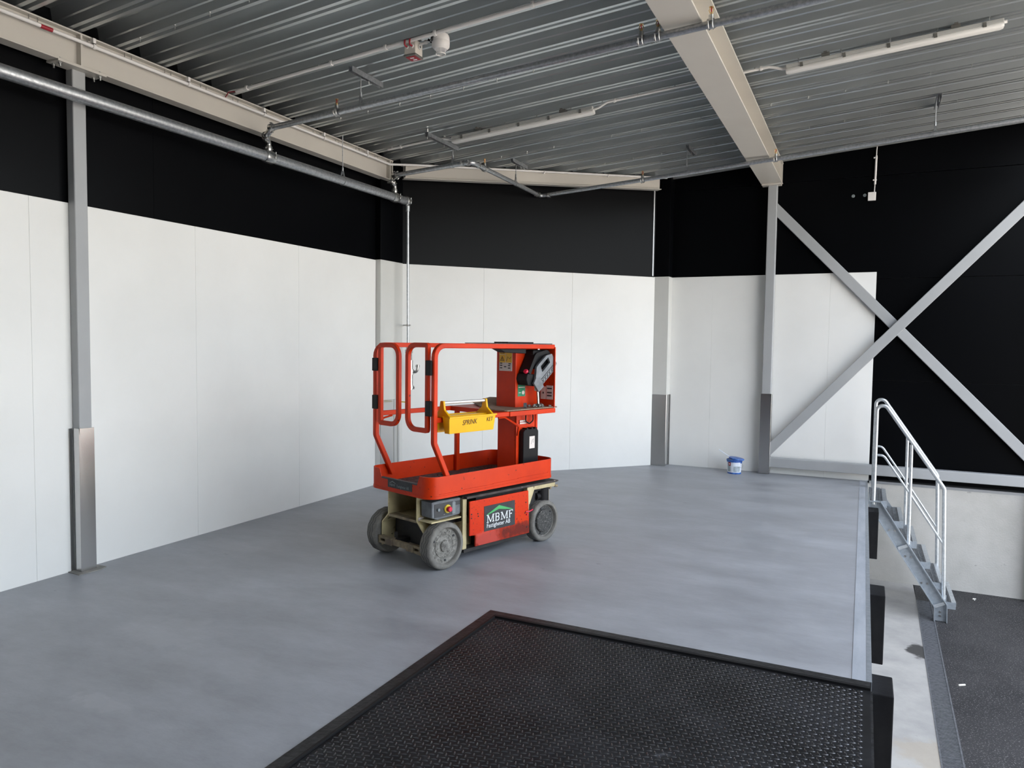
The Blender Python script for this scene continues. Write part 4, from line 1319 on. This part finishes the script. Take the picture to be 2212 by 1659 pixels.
# debris on the platform floor
b = MB()
for i in range(40):
    x, y = random.uniform(-.28, .2), random.uniform(-.3, .6)
    b.obox((x, y, .545), (random.uniform(.006, .03), random.uniform(.006, .02), .006), Matrix.Rotation(random.random() * 3, 3, 'Z'))
d_ = b.build('grit', 'dark_plate', lift, smooth=0); d_['kind'] = 'stuff'

# guard rails
RS = .036
def rail_side(sx):
    b = MB()
    b.rect(fillet([(sx * .3365, -.475, .60), (sx * .3365, -.632, .915), (sx * .3365, -.632, 1.602), (sx * .3365, .655, 1.602)], [0, .05, .085, 0], 6), RS, RS, (1, 0, 0))
    r_ = b.build('side_rail', 'orange', lift, smooth=35)
    b = MB()
    b.rect([(sx * .3365, -.615, 1.078), (sx * .3365, .655, 1.078)], RS * .9, RS, (1, 0, 0))
    b.build('mid_rail', 'orange', r_, smooth=35)
    return r_
rR, rL = rail_side(1), rail_side(-1)
b = MB(); b.rect([(-.3365, .655, 1.602), (.3365, .655, 1.602)], RS, RS, (0, 1, 0)); b.build('end_rail', 'orange', lift, smooth=35)
b = MB(); b.rect([(-.3365, .655, 1.078), (.3365, .655, 1.078)], RS, RS, (0, 1, 0)); b.build('end_rail', 'orange', lift, smooth=35)
b = MB(); b.rect([(-.3365, .208, 1.07), (-.3365, .208, .545)], RS, RS, (0, 1, 0)); b.build('baluster', 'orange', rL, smooth=35)
b = MB(); b.tube([(-.3365, -.60, 1.0), (-.3365, -.56, 1.04), (-.3365, -.48, 1.055)], .008, 6); b.build('stay', 'orange', rL, smooth=60)
b = MB(); b.tube(fillet([(.33, .02, 1.055), (.33, .09, 1.055), (.26, .33, .96), (.22, .36, .88)], .03, 4), .009, 6); b.build('stay', 'orange', rR, smooth=60)
# swing gates: rounded loops hung on black hinges
def gate(x0, x1, hinge_x, hz, zt, zb, y):
    free_left = hinge_x > (x0 + x1) / 2
    rad = [.012, .012, .082, .082] if not free_left else [.082, .082, .012, .012]
    pts = [(x0, y, zt), (x0, y, zb), (x1, y, zb), (x1, y, zt)]
    rr_ = [rad[0], rad[1], rad[2], rad[3]]
    b = MB(); b.rect(fillet(pts, rr_, 7, True), .030, .034, (0, 1, 0), True)
    g = b.build('gate', 'orange', lift, smooth=35)
    for (za, zb_) in hz:
        b = MB(); b.box(hinge_x - .030, hinge_x + .030, y - .026, y + .010, za, zb_)
        b.build('hinge', 'black_plastic', g, bevel=.004, smooth=0)
gate(-.268, -.052, -.315, ((1.405, 1.503), (1.117, 1.222)), 1.600, 1.015, -.640)
gate(.055, .275, .305, ((1.393, 1.498), (1.106, 1.213)), 1.605, 1.000, -.640)

# mast and control station
b = MB(); b.box(-.012, .198, .362, .622, .54, 1.085); b.build('mast', 'orange', lift, bevel=.012, smooth=0)
b = MB(); b.box(-.012, .205, .345, .62, 1.095, 1.59); cs = b.build('control_column', 'orange', lift, bevel=.008, smooth=0)
b = MB(); b.box(.195, .362, .650, .660, 1.10, 1.60); ep = b.build('end_panel', 'orange', lift, bevel=.002, smooth=0)
b = MB(); b.box(.198, .206, .60, .622, .58, 1.08); b.cut(); b.box(.198, .206, .362, .385, .58, 1.08); b.build('mast_flange', 'orange', lift, smooth=0)
b = MB(); b.box(.215, .268, .6475, .6505, 1.165, 1.27); b.cut(); b.box(.275, .345, .6475, .6505, 1.165, 1.28); b.build('rating_label', 'label_white', ep, smooth=0)
b = MB()
for z in (1.19, 1.215, 1.25): b.cut(); b.box(.284, .335, .6468, .6477, z, z + .012)
b.cut(); b.box(.235, .25, .6468, .6477, 1.21, 1.225)
b.build('label_print', 'control_dark', ep, smooth=0)
# warning labels on the column front
b = MB(); b.box(.022, .166, .3425, .3455, 1.40, 1.585); wl_ = b.build('label_sheet', 'label_white', cs, smooth=0)
b = MB(); b.box(.024, .094, .3412, .343, 1.535, 1.583); b.box(.024, .092, .3412, .343, 1.468, 1.532); b.box(.098, .164, .3412, .343, 1.468, 1.555); b.build('yellow_label', 'label_yellow', cs, smooth=0)
b = MB()
for cx, cz in ((.058, 1.555), (.058, 1.495)):
    for q in range(3):
        a0, a1 = math.pi / 2 + q * 2 * math.pi / 3, math.pi / 2 + (q + 1) * 2 * math.pi / 3
        b.tube([(cx + .024 * math.cos(a0), .341, cz + .022 * math.sin(a0)), (cx + .024 * math.cos(a1), .341, cz + .022 * math.sin(a1))], .0022, 5)
    b.box(cx - .002, cx + .002, .3400, .3415, cz - .006, cz + .010)
b.tube([(.106, .341, 1.48), (.118, .341, 1.515), (.14, .341, 1.50), (.155, .341, 1.515)], .0018, 5)
for (x, z) in ((.045, 1.44), (.045, 1.42), (.09, 1.43), (.135, 1.44), (.135, 1.42), (.045, 1.458), (.14, 1.455)):
    b.box(x - .012, x + .012, .3400, .3428, z, z + .008)
lpi = b.build('label_print', 'ink', cs, smooth=0); lpi['kind'] = 'stuff'
b = MB(); b.box(.2045, .2065, .372, .462, 1.195, 1.30); b.build('green_label', 'label_green', cs, smooth=0)
b = MB(); b.box(.2062, .2075, .380, .455, 1.265, 1.272); b.lathe([(0, .001), (.016, .001), (.016, 0)], (.2064, .437, 1.225), (1, 0, 0), 16); b.box(.2062, .2075, .384, .410, 1.222, 1.227); b.build('green_label_print', 'label_white', cs, smooth=0)
# shelf board and orange tray edge
b = MB()
sh_ = [(.352, .10), (.352, .70), (-.35, .70), (-.35, .46), (-.27, .37), (-.05, .20), (.16, .105), (.26, .085), (.33, .088)]
b.prism(sh_, (0, 0, 1.098), (1, 0, 0), (0, 1, 0), (0, 0, 1), .010)
sb = b.build('shelf_board', 'plywood', lift, bevel=.002, smooth=0)
b = MB(); b.add([(-.05, .21, 1.11), (-.35, .40, 1.112), (-.36, .62, 1.148), (-.18, .58, 1.158), (-.02, .5, 1.158), (-.02, .34, 1.11)], [(0, 1, 2, 3, 4, 5)])
f_ = b.build('curled_flap', 'plywood', sb, smooth=0)
sm = f_.modifiers.new('solid', 'SOLIDIFY'); sm.thickness = .005
b = MB(); b.box(-.345, .362, .12, .668, 1.058, 1.096); b.build('shelf_tray', 'orange', lift, bevel=.004, smooth=0)
b = MB()
for i in range(30):
    b.obox((random.uniform(.22, .34), random.uniform(.45, .64), 1.113 + random.random() * .012), (.02, .012, .006), Matrix.Rotation(random.random() * 3, 3, (random.random(), .3, 1)))
s = b.build('shelf_scraps', 'grout', sb, smooth=0); s['kind'] = 'stuff'
b = MB(); b.lathe([(.012, -.012), (.022, -.012), (.022, .012), (.012, .012)], (.30, .36, 1.128), (.8, .6, 0), 14); b.build('tape_roll', 'control_grey', sb, smooth=40)
# platform control console (tilted)
def tilt(poly, ang, c):
    ca, sa = math.cos(ang), math.sin(ang)
    return [(c[0] + u * ca - v * sa, c[1] + u * sa + v * ca) for u, v in poly]
b = MB(); b.prism([(.365, 1.385), (.50, 1.375), (.53, 1.31), (.52, 1.275), (.37, 1.29), (.35, 1.34)], (.205, 0, 0), (0, 1, 0), (0, 0, 1), (1, 0, 0), .115)
con = b.build('control_console', 'black_plastic', lift, bevel=.008, smooth=0)
b = MB(); b.sweep(fillet([(.27, .385, 1.385), (.27, .47, 1.535), (.27, .62, 1.565), (.27, .645, 1.47)], [0, .05, .04, 0], 6), [(-.05, -.016), (.05, -.016), (.05, .016), (-.05, .016)], (1, 0, 0))
b.build('guard_hoop', 'black_plastic', con, smooth=35)
b = MB()
b.box(.21, .30, .45, .64, 1.42, 1.575)
b.build('console_back', 'black_plastic', con, bevel=.01, smooth=0)
an = math.radians(38)
plate_o = [(-.085, -.085), (.115, -.085), (.185, -.055), (.185, .045), (.12, .075), (-.02, .075), (-.10, .005)]
hole = [(.01, .005), (.105, .005), (.125, .045), (.02, .045)]
c0 = (.515, 1.395)
# gray side cover as a ring of plates round the grip opening
b = MB()
ring = [[(-.085, -.085), (.115, -.085), (.185, -.055), (.125, .0), (.0, .0), (-.10, .005)],
        [(.185, -.055), (.185, .045), (.13, .05), (.125, .0)], [(.185, .045), (.12, .078), (.0, .078), (.015, .05), (.13, .05)],
        [(-.10, .005), (.0, .0), (.015, .05), (.0, .078), (-.03, .075)]]
for rg in ring:
    b.prism(tilt(rg, an, c0), (.322, 0, 0), (0, 1, 0), (0, 0, 1), (1, 0, 0), .022)
cv = b.build('side_cover', 'console_grey', con, bevel=.003, smooth=0)
b = MB()
for i in range(5):
    x0 = -.05 + i * .034
    b.prism(tilt([(x0, -.08), (x0 + .005, -.08), (x0 + .030, -.045), (x0 + .025, -.045)], an, c0), (.343, 0, 0), (0, 1, 0), (0, 0, 1), (1, 0, 0), .004)
    b.prism(tilt([(x0 + .025, -.08), (x0 + .030, -.08), (x0 + .005, -.045), (x0, -.045)], an, c0), (.343, 0, 0), (0, 1, 0), (0, 0, 1), (1, 0, 0), .004)
b.prism(tilt([(-.07, -.04), (.17, -.04), (.17, -.035), (-.07, -.035)], an, c0), (.343, 0, 0), (0, 1, 0), (0, 0, 1), (1, 0, 0), .004)
b.build('cover_ribs', 'control_dark', cv, smooth=0)
b = MB(); b.prism(tilt([(-.095, -.085), (-.02, -.09), (-.01, -.02), (-.05, .03), (-.10, .01)], an, (.49, 1.36)), (.33, 0, 0), (0, 1, 0), (0, 0, 1), (1, 0, 0), .022); b.build('cover_lobe', 'console_grey', cv, bevel=.004, smooth=0)
b = MB(); b.lathe([(0, .026), (.014, .025), (.020, .018), (.020, .010), (.012, .006), (.012, 0)], (.30, .37, 1.395), (.2, -.7, .5), 14); b.build('stop_button', 'stop_red', con, smooth=40)
b = MB(); b.tube(fillet([(.31, .485, 1.29), (.31, .50, 1.22), (.31, .51, 1.12), (.31, .53, 1.115)], .03, 4), .010, 8); b.cyl((.31, .49, 1.245), (.31, .487, 1.285), .022, 12); b.build('plug', 'fitting_steel', con, smooth=40)
b = MB(); b.tube([(.27, .545, 1.115), (.27, .548, 1.28)], .006, 6); b.tube([(.27, .565, 1.115), (.275, .56, 1.28)], .006, 6); b.build('cable', 'black_plastic', con, smooth=60)
# things on and under the station
b = MB(); b.prism([(.30, .0), (.34, .64), (.10, .66), (-.30, .60), (-.20, .16), (.05, .05)], (0, 0, 1.621), (1, 0, 0), (0, 1, 0), (0, 0, 1), .006)
b.prism([(.30, .15), (.30, .45), (.12, .42), (.1, .2)], (0, 0, 1.627), (1, 0, 0), (0, 1, 0), (0, 0, 1), .010)
b.build('top_mat', 'black_plastic', lift, smooth=0)
b = MB(); b.prism([(.02, 1.585), (.34, 1.585), (.34, 1.545), (.10, 1.555)], (.24, 0, 0), (0, 1, 0), (0, 0, 1), (1, 0, 0), .08); b.build('under_pouch', 'black_plastic', lift, bevel=.004, smooth=0)
b = MB(); b.prism(tilt([(-.092, -.165), (.092, -.165), (.092, .165), (.075, .185), (-.07, .185), (-.092, .165)], 0, (.492, .74)), (.198, 0, 0), (0, 1, 0), (0, 0, 1), (1, 0, 0), .055)
bx_ = b.build('charger_box', 'black_plastic', lift, bevel=.008, smooth=0)
b = MB(); b.box(.252, .2545, .470, .535, .765, .865); b.build('box_label', 'label_white', bx_, smooth=0)
b = MB(); b.tube([(.2548, .49, .80), (.2548, .505, .835), (.2548, .52, .845), (.2548, .515, .81)], .0015, 5); b.build('label_print', 'sign_grey', bx_, smooth=0)
b = MB()
for yy in (.44, .50, .545): b.cut(); b.box(.205, .25, yy, yy + .018, .922, .935)
b.build('box_ridges', 'black_plastic', bx_, smooth=0)
b = MB(); b.tube(fillet([(.225, .455, 1.06), (.225, .452, .99), (.225, .50, .965), (.225, .545, .99), (.225, .54, 1.06)], .02, 4), .0055, 8); b.build('cable_loop', 'black_plastic', lift, smooth=60)
b = MB(); b.box(.2065, .209, .40, .48, .985, .998); b.cut(); b.box(.2065, .209, .40, .48, .967, .980); b.build('data_label', 'label_white', lift, smooth=0)
# yellow tool caddy hung over the right mid rail (a thing of its own)
cad_loc = lift.location.copy()
cad = thing('tool_caddy', 'yellow plastic tool caddy with tube handle straddling the lift rail', 'tool caddy', cad_loc, -math.radians(17.30))
def trough(x0, x1, y0, y1, z0, z1):
    b = MB(); T = .004; tp = .012
    o_ = [(x0 + tp, y0 + tp, z0), (x1 - tp, y0 + tp, z0), (x1 - tp, y1 - tp, z0), (x0 + tp, y1 - tp, z0), (x0, y0, z1), (x1, y0, z1), (x1, y1, z1), (x0, y1, z1)]
    i_ = [(x0 + tp + T, y0 + tp + T, z0 + T), (x1 - tp - T, y0 + tp + T, z0 + T), (x1 - tp - T, y1 - tp - T, z0 + T), (x0 + tp + T, y1 - tp - T, z0 + T),
          (x0 + T, y0 + T, z1), (x1 - T, y0 + T, z1), (x1 - T, y1 - T, z1), (x0 + T, y1 - T, z1)]
    f = [(3, 2, 1, 0), (0, 1, 5, 4), (1, 2, 6, 5), (2, 3, 7, 6), (3, 0, 4, 7)]
    g = [(8, 9, 10, 11), (8, 12, 13, 9), (9, 13, 14, 10), (10, 14, 15, 11), (11, 15, 12, 8)]
    rm = [(4, 5, 13, 12), (5, 6, 14, 13), (6, 7, 15, 14), (7, 4, 12, 15)]
    b.add(o_ + i_, f + g + rm)
    return b
CY0, CY1 = -.583, -.120
b = trough(.366, .440, CY0, CY1, .985, 1.103); tr1 = b.build('trough', 'yellow', cad, bevel=.004, smooth=0)
b = trough(.238, .317, CY0, CY1, .985, 1.103); tr2 = b.build('trough', 'yellow', cad, bevel=.004, smooth=0)
b = MB(); b.rect([(.443, CY0 - .004, 1.100), (.443, CY1 + .004, 1.100)], .012, .010, (1, 0, 0)); b.rect([(.242, CY0 - .004, 1.100), (.242, CY1 + .004, 1.100)], .012, .010, (1, 0, 0))
b.box(.318, .372, CY0, CY1, 1.098, 1.106)
b.build('rim', 'yellow', cad, smooth=0)
for y in (CY0 + .012, CY1 - .030):
    b = MB(); b.prism([(.250, 1.098), (.440, 1.098), (.372, 1.150), (.362, 1.212), (.328, 1.212), (.318, 1.150)], (0, y, 0), (1, 0, 0), (0, 0, 1), (0, 1, 0), .018)
    b.build('end_bracket', 'yellow', cad, bevel=.004, smooth=0)
b = MB(); b.cyl((.345, CY0 + .02, 1.198), (.345, CY1 - .02, 1.198), .011, 14); b.build('handle', 'bare_tube', cad, smooth=40)
text_mesh('SPRINK', .052, 'marker_text', 'marker', tr1, (.4352, -.455, 1.040), (0, 1, .03), (.1, 0, 1), sx=.85, shear=.15)
text_mesh('KET', .044, 'marker_text', 'marker', tr1, (.4362, -.215, 1.052), (0, 1, .03), (.1, 0, 1), sx=.85, shear=.1)

# ------------------------------------------------------------------ paint bucket
bk = thing('paint_bucket', 'white and blue paint bucket with stirring stick standing by far wall', 'bucket', (-1.455, 9.64, 0))
b = MB(); b.lathe([(0, .004), (.078, .004), (.080, 0), (.083, .004), (.083, .012), (.093, .165), (.0, .165)], (0, 0, 0), (0, 0, 1), 32); b.build('bucket_body', 'bucket_white', bk, smooth=40)
b = MB(); b.lathe([(.0845, .0), (.0855, .004), (.0865, .018), (.083, .019)], (0, 0, 0), (0, 0, 1), 32); b.build('base_band', 'bucket_blue', bk, smooth=40)
b = MB(); b.lathe([(.093, .150), (.0965, .151), (.098, .170), (.101, .172), (.101, .180), (.094, .183), (.088, .176), (.0, .172)], (0, 0, 0), (0, 0, 1), 32)
b.lathe([(.0, .205), (.088, .203), (.095, .2), (.097, .192), (.094, .186), (.0, .188)], (0, 0, 0), V3((.13, .0, 1)), 32)
b.build('lid', 'bucket_blue', bk, smooth=40)
def wrap(a0, a1, z0, z1, d):
    b = MB(); vs, fs = [], []
    n = 8
    for i in range(n + 1):
        a = a0 + (a1 - a0) * i / n
        for z in (z0, z1):
            r = .083 + (.010 / .153) * (z - .012) + d
            vs.append((r * math.cos(a), r * math.sin(a), z))
    for i in range(n): fs.append((i*2, i*2+2, i*2+3, i*2+1))
    return b.add(vs, fs)
wrap(-2.55, -1.95, .03, .145, .0006).build('side_label', 'bucket_label', bk, smooth=40)
wrap(-1.55, -.55, .03, .10, .0006).build('side_label', 'bucket_label', bk, smooth=40)
rl = wrap(-2.36, -1.92, .105, .152, .0012).build('red_emblem', 'bucket_red', bk, smooth=40)
wrap(-2.22, -2.06, .120, .134, .0018).build('emblem_mark', 'sign_white', bk, smooth=40)
b = MB(); b.tube([(.086, -.03, .150), (.115, -.05, .115), (.100, -.055, .085)], .002, 6); b.tube([(.100, -.055, .085), (.05, -.085, .10)], .002, 6); b.build('wire_handle', 'fitting_steel', bk, smooth=60)
b = MB(); b.obox((.088, -.035, .155), (.02, .016, .03)); b.build('handle_ear', 'bucket_blue', bk, smooth=0)
b = MB(); b.rect([(-.015, 0, .178), (-.195, -.015, .292)], .018, .010, (0, 1, 0)); b.build('stirring_stick', 'bucket_white', bk, smooth=0)
